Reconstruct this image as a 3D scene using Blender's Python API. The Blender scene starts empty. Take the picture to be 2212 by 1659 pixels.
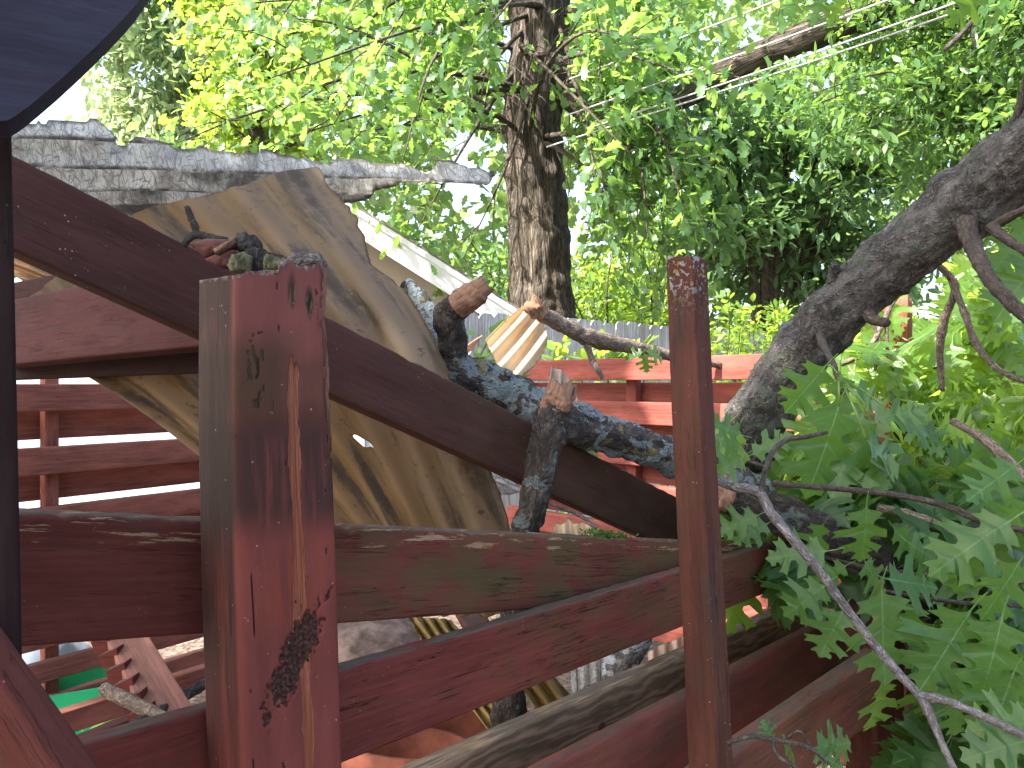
import bpy, math, random
import numpy as np
from mathutils import Vector, noise
R = math.radians
SC = bpy.context.scene
COL = SC.collection
# ---------------------------------------------------------------- camera, sky, sun, exposure
EYE, F = 1.25, 1671.0                      # eye height (m), focal length in units of a 2212 wide frame
cam = bpy.data.objects.new('camera', bpy.data.cameras.new('camera'))
COL.objects.link(cam)
cam.location = (0, 0, EYE)
cam.rotation_euler = (R(90), 0, 0)
cam.data.sensor_width = 36.0
cam.data.lens = 36.0 * F / 2212.0
cam.data.clip_start = 0.02
cam.data.clip_end = 500
SC.camera = cam
SUN = Vector((-0.60, -0.30, 0.74)).normalized()   # towards the sun
W = bpy.data.worlds.new('World')
SC.world = W
W.use_nodes = True
sky = W.node_tree.nodes.new('ShaderNodeTexSky')
sky.sky_type = 'NISHITA'
sky.sun_disc = False
sky.sun_elevation = math.asin(SUN.z)
sky.dust_density = 4.0
sky.ozone_density = 0.2
sky.sun_rotation = math.atan2(SUN.x, SUN.y)
bg = W.node_tree.nodes['Background']
bg.inputs['Strength'].default_value = 0.15
W.node_tree.links.new(sky.outputs[0], bg.inputs[0])
sl = bpy.data.lights.new('sun', 'SUN')
sl.energy = 4.6
sl.angle = R(0.53)
sl.color = (1.0, 0.93, 0.82)
so = bpy.data.objects.new('sun', sl)
COL.objects.link(so)
so.rotation_euler = SUN.to_track_quat('Z', 'Y').to_euler()
SC.view_settings.view_transform = 'Standard'
SC.view_settings.look = 'None'
SC.view_settings.gamma = 1.0
SC.view_settings.exposure = 2.35
SC.cycles.max_bounces = 8
SC.cycles.transparent_max_bounces = 8

rng = np.random.default_rng(7)
random.seed(7)

def P(x, y, d):
    return Vector(((x - 1106.0) / F * d, d, EYE + (829.5 - y) / F * d))

def dn(x, off=0.0):
    """distance of the near railing's line at frame column x; off = metres behind it"""
    k = (x - 1106.0) / F
    ax, ay = -0.152 - 0.735 * off, 0.69 + 0.678 * off
    t = (ay * k - ax) / (0.678 - 0.735 * k)
    return ay + 0.735 * t

# ---------------------------------------------------------------- objects
def tag(o, label, cat, group=None):
    o['label'] = label
    o['category'] = cat
    if group:
        o['group'] = group
    return o

def wloc(o):
    v = Vector((0, 0, 0))
    while o:
        v = v + o.location
        o = o.parent
    return v

def thing(name, label, cat, loc, group=None):
    o = bpy.data.objects.new(name, None)
    o.empty_display_size = 0.1
    COL.objects.link(o)
    o.location = loc
    return tag(o, label, cat, group)

def link(name, me, mat, parent=None, loc=None):
    """world-space mesh -> object with its own origin, parented"""
    n = len(me.vertices)
    co = np.empty(n * 3, np.float32)
    me.vertices.foreach_get('co', co)
    co = co.reshape(-1, 3)
    c = co.mean(axis=0)
    if loc is not None:
        c = np.array(loc, np.float32)
    me.vertices.foreach_set('co', (co - c).ravel())
    if mat:
        me.materials.append(mat)
    me.update()
    o = bpy.data.objects.new(name, me)
    COL.objects.link(o)
    o.location = Vector([float(a) for a in c])
    if parent:
        o.location = o.location - wloc(parent)
        o.parent = parent
    return o

def mesh(name, verts, faces, mat, parent=None, tco=None, smooth=True):
    me = bpy.data.meshes.new(name)
    me.from_pydata([tuple(v) for v in verts], [], faces)
    if smooth:
        me.polygons.foreach_set('use_smooth', [True] * len(me.polygons))
    if tco is not None:
        a = me.attributes.new('tco', 'FLOAT_VECTOR', 'POINT')
        a.data.foreach_set('vector', np.array(tco, np.float32).ravel())
    return link(name, me, mat, parent)

class MB:
    """collects pieces into one mesh"""
    def __init__(self):
        self.v, self.f, self.t = [], [], []
    def add(self, vft):
        v, f, t = vft
        k = len(self.v)
        self.v += v
        self.t += t
        self.f += [tuple(i + k for i in q) for q in f]
        return self
    def build(self, name, mat, parent=None, smooth=True):
        return mesh(name, self.v, self.f, mat, parent, self.t, smooth)

def N3(p, s, o=0.0):
    return noise.noise(Vector((p[0] * s + o, p[1] * s + o * 1.7, p[2] * s - o)))

# ---- boards: front face given by two edges (a = top/left, b = bottom/right), thickness goes away from camera
def plank_g(a0, a1, b0, b1, th, r=0.004, seg=None, warp=0.0010, chip=0.0, jag0=0.0, jag1=0.0, seed=0.0, away=None, ss=None, m=8):
    a0, a1, b0, b1 = map(Vector, (a0, a1, b0, b1))
    L = ((a1 + b1) - (a0 + b0)).length / 2
    ax = ((a1 + b1) - (a0 + b0)).normalized()
    hh = ((a0 - b0) + (a1 - b1)).normalized()
    n = ax.cross(hh).normalized()
    ref = away if away else ((a0 + a1 + b0 + b1) / 4 - Vector((0, 0, EYE)))
    if n.dot(ref) < 0:
        n = -n
    seg = seg or max(8, min(90, int(L / 0.012)))
    h0, h1 = (a0 - b0).length, (a1 - b1).length
    V, T, Fc = [], [], []
    prof = None
    if ss is not None: seg = len(ss) - 1
    for i in range(seg + 1):
        s = i / seg if ss is None else ss[i]
        A, B = a0.lerp(a1, s), b0.lerp(b1, s)
        h = h0 + (h1 - h0) * s
        up = (A - B).normalized()
        q = []
        def arc(cy, cz, st):
            for k in range(4):
                g = st + k * (math.pi / 2) / 3
                q.append((cy + r * math.cos(g), cz + r * math.sin(g)))
        # (y: 0 front .. th back, z: 0 bottom .. h top)
        arc(th - r, h - r, 0)
        for k in range(1, 3): q.append((th - r - (th - 2 * r) * k / 3, h))
        arc(r, h - r, math.pi / 2)
        for k in range(1, m): q.append((0, h - r - (h - 2 * r) * k / m))
        arc(r, r, math.pi)
        for k in range(1, 3): q.append((r + (th - 2 * r) * k / 3, 0))
        arc(th - r, r, 1.5 * math.pi)
        for k in range(1, 8): q.append((th, r + (h - 2 * r) * k / 8))
        prof = len(q)
        for (y, z) in q:
            p = B + up * z + n * y
            w = N3(p, 6.0, seed) * warp + N3(p, 40.0, seed) * warp * 0.4
            p = p + n * w
            if chip and z > h - 0.012:
                c = max(0.0, N3((s * L, y * 0.3, 0), 75.0, seed + 5) + 0.5 * N3((s * L, y, 0), 210.0, seed))
                p = p - up * (c * chip)
            e = 0.0
            if i == 0 and jag0: e = -jag0 * (0.5 + N3(p, 70, seed) + 0.6 * N3(p, 190, seed))
            if i == seg and jag1: e = jag1 * (0.5 + N3(p, 70, seed) + 0.6 * N3(p, 190, seed))
            p = p + ax * e
            V.append(p)
            T.append((s * L, y, z))
    for i in range(seg):
        for j in range(prof):
            k = (j + 1) % prof
            Fc.append((i * prof + j, i * prof + k, (i + 1) * prof + k, (i + 1) * prof + j))
    for i, jag in ((0, jag0), (seg, jag1)):
        ring = list(range(i * prof, (i + 1) * prof))
        c = sum((V[j] for j in ring), Vector()) / prof
        tc = (0 if i == 0 else L, th / 2, h0 / 2)
        V.append(c + ax * (random.uniform(-1, 1) * jag)); T.append(tc)
        ci = len(V) - 1
        for j in range(prof):
            k = (j + 1) % prof
            Fc.append((ring[k], ring[j], ci) if i == 0 else (ring[j], ring[k], ci))
    return V, Fc, T

def plank(name, TL, TR, BR, BL, th, mat, parent=None, **kw):
    """corners as (frame x, frame y, distance) of the face turned to the viewer"""
    g = plank_g(P(*TL), P(*TR), P(*BL), P(*BR), th, **kw)
    return MB().add(g).build(name, mat, parent)

# ---- tubes
def spline(pts, n):
    """Catmull-Rom through rows of numbers"""
    p = np.array(pts, float)
    p = np.vstack([2 * p[0] - p[1], p, 2 * p[-1] - p[-2]])
    out = []
    m = len(p) - 3
    for i in range(n + 1):
        u = i / n * m
        k = min(int(u), m - 1)
        t = u - k
        a, b, c, d = p[k:k + 4]
        out.append(0.5 * ((2 * b) + (c - a) * t + (2 * a - 5 * b + 4 * c - d) * t * t + (3 * b - a - 3 * c + d) * t ** 3))
    return np.array(out)

def tube_g(pts, n=24, sides=10, rough=0.0, rs=30.0, jag0=0.0, jag1=0.0, seed=0.0, knob=0.0, cap=True, ridge=0.0):
    """pts: rows (Vector, radius)"""
    rows = spline([tuple(p) + (r,) for p, r in pts], n)
    V, T, Fc = [], [], []
    ref = Vector((0.3, 0.2, 1))
    L = 0.0
    prev = None
    for i in range(n + 1):
        c = Vector(rows[i][:3]); r = max(0.0004, rows[i][3])
        a = Vector(rows[max(0, i - 1)][:3]); b = Vector(rows[min(n, i + 1)][:3])
        t = (b - a).normalized()
        if prev is None:
            u = t.cross(ref).normalized()
        else:
            L += (c - prev).length
            u = (u - t * u.dot(t)).normalized()
        prev = c
        w = t.cross(u)
        for j in range(sides):
            g = 2 * math.pi * j / sides
            d = u * math.cos(g) + w * math.sin(g)
            q = c + d * r
            rr = r
            if rough:
                rr += r * rough * (N3(q, rs, seed) + 0.6 * N3(q, rs * 2.7, seed) + 0.35 * N3(q, rs * 6, seed))
            if ridge:
                rr += r * ridge * (abs(noise.noise(Vector((math.cos(g) * 5 + seed, math.sin(g) * 5, L * 2.2)))) - 0.2
                                   + 0.6 * abs(noise.noise(Vector((math.cos(g) * 11, math.sin(g) * 11 + seed, L * 4)))))
            if knob:
                rr += r * knob * max(0, N3(c, 22.0, seed + 3) - 0.15)
            q = c + d * rr
            if i == 0 and jag0: q = q - t * (jag0 * (0.4 + N3(q, 60, seed) + 0.7 * N3(q, 170, seed)))
            if i == n and jag1: q = q + t * (jag1 * (0.4 + N3(q, 60, seed) + 0.7 * N3(q, 170, seed)))
            V.append(q)
            T.append((math.cos(g) * r, math.sin(g) * r, L))
    for i in range(n):
        for j in range(sides):
            k = (j + 1) % sides
            Fc.append((i * sides + j, i * sides + k, (i + 1) * sides + k, (i + 1) * sides + j))
    if cap:
        for i in (0, n):
            ring = list(range(i * sides, (i + 1) * sides))
            V.append(sum((V[j] for j in ring), Vector()) / sides)
            T.append((0, 0, T[ring[0]][2]))
            ci = len(V) - 1
            for j in range(sides):
                k = (j + 1) % sides
                Fc.append((ring[k], ring[j], ci) if i == 0 else (ring[j], ring[k], ci))
    return V, Fc, T

def PX(*rows):
    """rows (x, y, d, width in frame units) -> tube points"""
    return [(P(x, y, d), w / F * d / 2) for x, y, d, w in rows]

def prism_g(outline, d0, th, nrm=None, ref=None):
    """flat piece: outline in frame units at distance d0, thickness th away"""
    V, T, Fc = [], [], []
    n = len(outline)
    for k, off in ((0, 0), (1, th)):
        for x, y in outline:
            if nrm:
                kx = (x - 1106.0) / F; k0 = (ref - 1106.0) / F
                p = P(x, y, d0 * (nrm[0] * k0 + nrm[1]) / (nrm[0] * kx + nrm[1]))
                q = p + Vector(nrm) * off
            else:
                p = P(x, y, d0); q = p + Vector((0, off, 0))
            V.append(q)
            T.append((p.x, off, p.z))
    Fc.append(tuple(range(n)))
    Fc.append(tuple(range(2 * n - 1, n - 1, -1)))
    for i in range(n):
        j = (i + 1) % n
        Fc.append((i, i + n, j + n, j))
    return V, Fc, T

def box_g(x0, x1, y0, y1, z0, z1):
    V = [Vector((x, y, z)) for x in (x0, x1) for y in (y0, y1) for z in (z0, z1)]
    Fc = [(0, 1, 3, 2), (4, 6, 7, 5), (0, 4, 5, 1), (2, 3, 7, 6), (0, 2, 6, 4), (1, 5, 7, 3)]
    return V, Fc, [tuple(v) for v in V]

# ---- corrugated sheets
def inpoly(x, y, poly):
    x = np.asarray(x); y = np.asarray(y)
    c = np.zeros(x.shape, bool)
    n = len(poly)
    for i in range(n):
        x0, y0 = poly[i]; x1, y1 = poly[(i + 1) % n]
        cond = ((y0 > y) != (y1 > y)) & (x < (x1 - x0) * (y - y0) / ((y1 - y0) + 1e-9) + x0)
        c ^= cond
    return c

def sheet(name, rows, poly, mat, amp=0.009, per=1.0, nu=220, nper=14, holes=(), th=0.0018, parent=None, ragged=4.0, seed=1.0, dent=0.004):
    """rows: one polyline [(x,y,d),...] per flute line; poly: torn outline"""
    lines = [spline([tuple(P(*q)) for q in r], nu) for r in rows]
    m = len(lines) - 1
    nv = int(m * nper)
    A = np.array(lines)                                  # (m+1, nu+1, 3)
    G = np.empty((nv + 1, nu + 1, 3))
    full = spline(A.reshape(m + 1, -1), nv).reshape(nv + 1, nu + 1, 3)
    G[:] = full
    du = np.gradient(G, axis=1); dv = np.gradient(G, axis=0)
    nr = np.cross(du, dv); nr /= np.linalg.norm(nr, axis=2, keepdims=True) + 1e-12
    ph = np.arange(nv + 1) / nper
    cor = amp * np.cos(2 * np.pi * ph / per)
    U = np.concatenate([[0], np.cumsum(np.linalg.norm(np.diff(G[nv // 2], axis=0), axis=1))])
    Vv = np.concatenate([[0], np.cumsum(np.linalg.norm(np.diff(G[:, nu // 2], axis=0), axis=1))])
    den = np.array([[noise.noise(Vector((U[j] * 7 + seed, Vv[i] * 7, seed))) for j in range(nu + 1)] for i in range(nv + 1)])
    rag = np.array([[noise.noise(Vector((U[j] * 60, Vv[i] * 60, seed))) + 0.6 * noise.noise(Vector((U[j] * 150, Vv[i] * 150, seed + 4))) for j in range(nu + 1)] for i in range(nv + 1)])
    rag2 = np.array([[noise.noise(Vector((U[j] * 60, Vv[i] * 60, seed + 9))) for j in range(nu + 1)] for i in range(nv + 1)])
    G = G + nr * (cor[:, None, None] + dent * den[:, :, None])
    fx = 1106 + G[:, :, 0] / G[:, :, 1] * F + rag * ragged
    fy = 829.5 - (G[:, :, 2] - EYE) / G[:, :, 1] * F + rag2 * ragged
    ok = inpoly(fx, fy, poly)
    for h in holes:
        ok &= ~inpoly(fx, fy, h)
    q = ok[:-1, :-1] & ok[1:, :-1] & ok[:-1, 1:] & ok[1:, 1:]
    idx = np.arange((nv + 1) * (nu + 1)).reshape(nv + 1, nu + 1)
    fc = np.stack([idx[:-1, :-1][q], idx[1:, :-1][q], idx[1:, 1:][q], idx[:-1, 1:][q]], 1)
    used = np.unique(fc)
    rem = -np.ones(idx.size, int); rem[used] = np.arange(len(used))
    vs = G.reshape(-1, 3)[used]
    uu, vv = np.meshgrid(U, Vv)
    # third channel: closeness to a torn edge
    e = ok.astype(float)
    for _ in range(6):
        e2 = e.copy()
        e2[1:-1, 1:-1] = (e[1:-1, 1:-1] * 2 + e[:-2, 1:-1] + e[2:, 1:-1] + e[1:-1, :-2] + e[1:-1, 2:]) / 6
        e = e2
    tc = np.stack([uu, vv, 1 - e], 2).reshape(-1, 3)[used]
    # ease the torn edge: boundary points move towards their boundary neighbours
    rf = rem[fc]
    ed = np.concatenate([rf[:, [0, 1]], rf[:, [1, 2]], rf[:, [2, 3]], rf[:, [3, 0]]])
    ed.sort(axis=1)
    ue, ct = np.unique(ed, axis=0, return_counts=True)
    be = ue[ct == 1]
    vs = vs.copy()
    for _ in range(4):
        acc = np.zeros_like(vs); cn = np.zeros(len(vs))
        for a_, b_ in ((0, 1), (1, 0)):
            np.add.at(acc, be[:, a_], vs[be[:, b_]]); np.add.at(cn, be[:, a_], 1)
        m_ = cn > 0
        vs[m_] = vs[m_] * .4 + acc[m_] / cn[m_][:, None] * .6
    o = mesh(name, vs.tolist(), [tuple(int(a) for a in t) for t in rem[fc]], mat, parent, tc)
    pa = o.data.attributes.new('phase', 'FLOAT', 'POINT')
    pa.data.foreach_set('value', np.broadcast_to((ph / per)[:, None], (nv + 1, nu + 1)).reshape(-1)[used].astype(np.float32))
    md = o.modifiers.new('thickness', 'SOLIDIFY'); md.thickness = th; md.offset = 0
    return o

# ---------------------------------------------------------------- leaves
OAK = [(.006, 0, 0), (.02, .05, .05), (.07, .09, .09), (.16, .12, .12), (.26, .135, .145), (.22, .185, .165), (.28, .25, .18), (.18, .245, .20), (.125, .275, .24),
       (.105, .315, .28), (.13, .355, .315), (.24, .405, .345), (.33, .42, .365), (.43, .46, .38), (.365, .505, .395), (.42, .60, .41), (.30, .555, .43), (.17, .545, .46),
       (.11, .575, .51), (.10, .615, .57), (.13, .65, .61), (.22, .69, .64), (.32, .745, .66), (.25, .775, .675), (.275, .86, .69), (.17, .815, .72), (.10, .82, .76),
       (.085, .85, .81), (.12, .89, .85), (.15, .965, .87), (.075, .95, .91), (.035, .99, .96), (.006, 1.04, 1)]
OAK2 = [(.006, 0, 0), (.03, .07, .07), (.21, .17, .14), (.07, .25, .24), (.37, .42, .34), (.30, .48, .38), (.07, .50, .48),
        (.32, .72, .60), (.06, .76, .74), (.14, .90, .86), (.006, 1.0, 1)]
LOBE = [(.006, 0, 0), (.10, .16, .14), (.26, .32, .28), (.17, .42, .42), (.33, .60, .56), (.20, .68, .70), (.22, .86, .84), (.006, 1, 1)]
OVAL = [(.006, 0, 0), (.13, .18, .18), (.2, .45, .45), (.15, .75, .75), (.006, 1, 1)]

def template(half, stalk=0.0):
    V, Fq = [], []
    n = len(half)
    for x, y, t in half: V.append((0, t, 0))
    for sgn in (1, -1):
        b = len(V)
        for i, (x, y, t) in enumerate(half):
            k = 1.0 if sgn > 0 else (0.92 + 0.1 * math.sin(i * 2.3))
            V.append((sgn * x * k, y + (0 if sgn > 0 else 0.015 * math.sin(i * 1.7)), 0))
        for i in range(n - 1):
            q = (i, b + i, b + i + 1, i + 1)
            Fq.append(q if sgn > 0 else q[::-1])
    if stalk:
        b = len(V)
        V += [(-.008, .01, .004), (.008, .01, .004), (.007, -stalk * .5, .03), (-.007, -stalk * .5, .03), (.007, -stalk, .09), (-.007, -stalk, .09)]
        Fq += [(b, b + 1, b + 2, b + 3), (b + 3, b + 2, b + 4, b + 5)]
    return np.array(V, float), np.array(Fq, int)

T_OAK, T_OAK2, T_LOBE, T_OVAL = template(OAK, 0.24), template(OAK2, 0.2), template(LOBE), template(OVAL)

def unit(a):
    return a / (np.linalg.norm(a, axis=-1, keepdims=True) + 1e-9)

def leaves(name, tpl, pos, axis, nrm, size, mat, parent=None, bend=0.25, fold=0.25, wave=0.05, width=1.0, rnd=None, loc=None, smooth=True):
    TV, TF = tpl
    n = len(pos)
    if n == 0:
        return None
    r = np.random.default_rng(n + 11)
    axis = unit(np.asarray(axis, float))
    nrm = np.asarray(nrm, float)
    nrm = unit(nrm - axis * (nrm * axis).sum(1, keepdims=True))
    side = np.cross(axis, nrm)
    size = np.asarray(size, float).reshape(n, 1, 1)
    bd = (bend * r.uniform(-0.4, 1.5, n))[:, None]
    fd = (fold * r.uniform(-0.5, 1.4, n))[:, None]
    x, y, z = TV[:, 0][None], TV[:, 1][None], TV[:, 2][None]
    wd = width * r.uniform(0.8, 1.15, n)[:, None]
    ph = r.uniform(0, 6.28, n)[:, None]
    zz = z + fd * np.abs(x) - bd * np.clip(y, 0, 2) ** 2 + wave * np.sin(ph + 9 * y + 6 * np.sign(x)) * np.abs(x) * 3 \
        - 0.5 * np.abs(bd) * x * x * 4
    yy = y - 0.35 * bd ** 2 * y ** 2
    pts = pos[:, None, :] + size * ((x * wd)[:, :, None] * side[:, None, :] + yy[:, :, None] * axis[:, None, :] + zz[:, :, None] * nrm[:, None, :])
    k = len(TV)
    co = pts.reshape(-1, 3)
    fa = (TF[None] + (np.arange(n) * k)[:, None, None]).reshape(-1, 4)
    me = bpy.data.meshes.new(name)
    me.vertices.add(len(co)); me.vertices.foreach_set('co', co.astype(np.float32).ravel())
    me.loops.add(fa.size); me.loops.foreach_set('vertex_index', fa.astype(np.int32).ravel())
    me.polygons.add(len(fa)); me.polygons.foreach_set('loop_start', (np.arange(len(fa)) * 4).astype(np.int32))
    me.polygons.foreach_set('use_smooth', [smooth] * len(fa))
    me.update(calc_edges=True)
    rn = r.uniform(0, 1, n) if rnd is None else rnd
    lc = np.stack([np.broadcast_to(x, (n, k)), np.broadcast_to(y, (n, k)), np.broadcast_to(np.asarray(rn)[:, None], (n, k))], 2)
    a = me.attributes.new('tco', 'FLOAT_VECTOR', 'POINT')
    a.data.foreach_set('vector', lc.astype(np.float32).ravel())
    return link(name, me, mat, parent, loc)

# ---------------------------------------------------------------- materials
class Mat:
    def __init__(s, name):
        s.m = bpy.data.materials.new(name)
        s.m.use_nodes = True
        s.nt = s.m.node_tree
        s.nt.nodes.clear()
        s.out = s.nt.nodes.new('ShaderNodeOutputMaterial')
        a = s.nt.nodes.new('ShaderNodeAttribute'); a.attribute_name = 'tco'
        s.co = a.outputs['Vector']
    def nd(s, t, **kw):
        n = s.nt.nodes.new(t)
        for k, v in kw.items(): setattr(n, k, v)
        return n
    def put(s, sock, v):
        if isinstance(v, bpy.types.NodeSocket): s.nt.links.new(v, sock)
        elif isinstance(v, (tuple, list)): sock.default_value = (tuple(v) + (1,))[:len(sock.default_value)]
        else: sock.default_value = v
    def map(s, vec, scale=(1, 1, 1), loc=(0, 0, 0), rot=(0, 0, 0)):
        n = s.nd('ShaderNodeMapping')
        s.put(n.inputs['Vector'], vec); s.put(n.inputs['Scale'], scale); s.put(n.inputs['Location'], loc); s.put(n.inputs['Rotation'], rot)
        return n.outputs[0]
    def noise(s, vec, scale=5, detail=4, rough=0.55, dist=0.0):
        n = s.nd('ShaderNodeTexNoise')
        s.put(n.inputs['Vector'], vec)
        n.inputs['Scale'].default_value = scale; n.inputs['Detail'].default_value = detail
        n.inputs['Roughness'].default_value = rough; n.inputs['Distortion'].default_value = dist
        return n.outputs['Fac']
    def vor(s, vec, scale=5, feature='F1', out='Distance', rand=1.0):
        n = s.nd('ShaderNodeTexVoronoi', feature=feature)
        s.put(n.inputs['Vector'], vec); n.inputs['Scale'].default_value = scale; n.inputs['Randomness'].default_value = rand
        return n.outputs[out]
    def math(s, op, a, b=0.0):
        n = s.nd('ShaderNodeMath', operation=op)
        s.put(n.inputs[0], a); s.put(n.inputs[1], b)
        return n.outputs[0]
    def step(s, v, lo, hi):
        n = s.nd('ShaderNodeMapRange', interpolation_type='SMOOTHSTEP')
        s.put(n.inputs[0], v); n.inputs[1].default_value = lo; n.inputs[2].default_value = hi
        return n.outputs[0]
    def inv(s, v): return s.math('SUBTRACT', 1.0, v)
    def mul(s, a, b): return s.math('MULTIPLY', a, b)
    def mx(s, a, b): return s.math('MAXIMUM', a, b)
    def band(s, v, lo, hi, soft):
        return s.mul(s.step(v, lo - soft, lo + soft), s.inv(s.step(v, hi - soft, hi + soft)))
    def mix(s, f, a, b, blend='MIX'):
        n = s.nd('ShaderNodeMix', data_type='RGBA', blend_type=blend)
        s.put(n.inputs['Factor'], f); s.put(n.inputs['A'], a); s.put(n.inputs['B'], b)
        return n.outputs['Result']
    def sep(s, v):
        n = s.nd('ShaderNodeSeparateXYZ'); s.put(n.inputs[0], v)
        return n.outputs
    def nz(s):
        g = s.nd('ShaderNodeNewGeometry')
        return s.sep(g.outputs['Normal'])[2]
    def bsdf(s, col, rough=0.7, spec=0.3, bump=None, bs=0.3, bd=0.002):
        b = s.nd('ShaderNodeBsdfPrincipled')
        s.put(b.inputs['Base Color'], col); s.put(b.inputs['Roughness'], rough); s.put(b.inputs['Specular IOR Level'], spec)
        if bump is not None:
            n = s.nd('ShaderNodeBump'); n.inputs['Strength'].default_value = bs; n.inputs['Distance'].default_value = bd
            s.put(n.inputs['Height'], bump)
            s.nt.links.new(n.outputs[0], b.inputs['Normal'])
        return b.outputs[0]
    def done(s, sh):
        s.nt.links.new(sh, s.out.inputs['Surface'])
        return s.m

def addm(M, a, b): return M.math('ADD', a, b)

def paint_wood(name, base=(.150, .042, .036), seed=0.0, algae=0.0, lich=0.0, ax=(0, 1), specks=0.3, cracks=0.5, topw=0.8, bare=0.0, dirt=0.5, soft=None):
    """weathered barn-red paint; local x along the board, z up its face. algae fades in over local x ax[0]..ax[1]"""
    M = Mat(name)
    c = M.map(M.co, loc=(seed * 3.1, seed * 1.3, seed * 2.2))
    x, y, z = M.sep(M.co)
    low = M.noise(M.map(c, (2.2, 8, 8)), 2.0, 4)
    grain = M.noise(M.map(c, (5, 70, 110)), 1.6, 5, 0.65)
    fine = M.noise(M.map(c, (40, 220, 220)), 2.0, 3, 0.7)
    b = Vector(base)
    col = M.mix(M.step(low, .3, .72), tuple(b * .66), tuple(b * 1.25))
    col = M.mix(M.mul(M.step(grain, .35, .75), .5), col, (b.x * 1.35, b.y * 1.7, b.z * 1.7))
    col = M.mix(M.mul(M.step(fine, .45, .75), .35), col, tuple(b * .55))
    # grime
    g = M.step(M.noise(M.map(c, (3, 9, 16)), 2.4, 6, .62), .48, .72)
    col = M.mix(M.mul(g, dirt), col, (.032, .024, .021))
    if algae:
        al = M.step(addm(M, x, M.mul(M.noise(c, 9, 5), .25)), ax[0], ax[1])
        al = M.mul(al, M.step(M.noise(M.map(c, (6, 12, 9)), 2.4, 5), .32, .62))
        col = M.mix(M.mul(al, algae), col, (.055, .052, .022))
    crk = M.noise(M.map(c, (2.6, 30, 75)), 2.0, 5, .55, .3)
    ck = M.inv(M.step(M.math('ABSOLUTE', M.math('SUBTRACT', crk, .5)), .0, .011))
    ck = M.mul(ck, M.step(M.noise(M.map(c, (5, 14, 14)), 1.9, 3), .48, .56))
    stk = M.mul(M.step(M.noise(M.map(c, (7, 90, 150)), 1.3, 4, .6), .60, .68), M.step(M.noise(M.map(c, (3, 9, 12), loc=(4, 2, 9)), 2.2, 3), .50, .62))
    ck = M.mul(M.mx(ck, M.mul(stk, .8)), cracks)
    col = M.mix(ck, col, (.008, .006, .005))
    # dust specks and lichen dots
    v = M.vor(c, 190)
    sp = M.mul(M.inv(M.step(v, .10, .2)), M.step(M.noise(c, 60, 2), .58, .66))
    sp = M.mul(sp, M.step(M.noise(c, 7, 3), .42, .6))
    col = M.mix(M.mul(sp, specks), col, (.36, .34, .27))
    if lich:
        lm = M.mul(M.step(M.noise(c, 190, 4, .6), .53, .58), M.inv(M.step(addm(M, x, M.mul(M.noise(c, 20, 3), .05)), lich * .4, lich)))
        col = M.mix(lm, col, M.mix(M.step(M.noise(c, 60, 2), .52, .58), (.17, .18, .17), (.15, .11, .03)))
    n = M.nz()
    up = M.step(n, .55, .9)
    wood = M.mix(M.noise(M.map(c, (14, 120, 120)), 1.5, 5), (.032, .026, .021), (.095, .078, .06))
    edge = M.mul(up, M.mul(M.step(M.noise(M.map(c, (9, 30, 30)), 2, 5), .3, .55), topw))
    col = M.mix(edge, col, wood)
    if bare:
        br = M.step(M.noise(M.map(c, (6, 70, 70)), 2.2, 7, .65), .66 - .1 * bare, .68 - .1 * bare)
        hi = M.step(addm(M, z, M.mul(M.noise(M.map(c, (30, 90, 0)), 1, 4), .012)), .086, .0875)
        br = M.mul(br, M.mx(hi, M.mul(up, .7)))
        col = M.mix(br, col, M.mix(grain, (.14, .088, .05), (.29, .205, .125)))
    h = addm(M, M.mul(grain, .6), M.mul(fine, .4))
    h = M.math('SUBTRACT', h, M.mul(ck, 2.0))
    h = addm(M, h, M.mul(M.noise(c, 14, 3), .8))
    return M.done(M.bsdf(col, M.math('ADD', .58, M.mul(grain, .25)), .07, h, .6, .0014))

def bare_wood(name, seed=0.0, a=(.085, .066, .045), b=(.24, .19, .13), knots=((.30, .045), (.55, .05))):
    M = Mat(name)
    c = M.map(M.co, loc=(seed, seed * 1.3, seed * .7))
    x, y, z = M.sep(M.co)
    warp = M.noise(M.map(c, (3, 6, 9)), 2, 3)
    zz = z
    kn = 0.0
    for (kx, kz) in knots:
        dx = M.math('SUBTRACT', x, kx); dz = M.math('SUBTRACT', z, kz)
        r2 = addm(M, M.mul(M.mul(dx, dx), 140), M.mul(M.mul(dz, dz), 2600))
        infl = M.math('POWER', 2.718, M.mul(r2, -1.0))
        zz = addm(M, zz, M.mul(infl, M.mul(dz, 1.8)))
        kk = M.inv(M.step(addm(M, M.mul(M.mul(dx, dx), 5200), M.mul(M.mul(dz, dz), 7000)), .3, .9))
        kn = kk if isinstance(kn, float) else M.mx(kn, kk)
    ring = M.math('SINE', addm(M, M.mul(zz, 330), addm(M, M.mul(warp, 22), M.mul(M.noise(M.map(c, (2, 40, 60)), 1.5, 3), 7))))
    fine = M.noise(M.map(c, (12, 150, 260)), 1.5, 5, .65)
    f = addm(M, M.mul(addm(M, M.mul(ring, .5), .5), .36), M.mul(fine, .75))
    col = M.mix(M.step(f, .2, .9), a, b)
    col = M.mix(M.mul(M.step(M.noise(M.map(c, (3, 14, 18)), 2, 6), .45, .7), .5), col, (.045, .036, .018))
    col = M.mix(M.mul(kn, .85), col, (.045, .026, .016))
    up = M.step(M.nz(), .5, .9)
    col = M.mix(M.mul(up, M.step(M.noise(M.map(c, (8, 90, 90)), 1.6, 4), .35, .6)), col, M.mix(fine, (.03, .026, .022), (.13, .11, .09)))
    return M.done(M.bsdf(col, .75, .25, f, .6, .0012))

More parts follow.
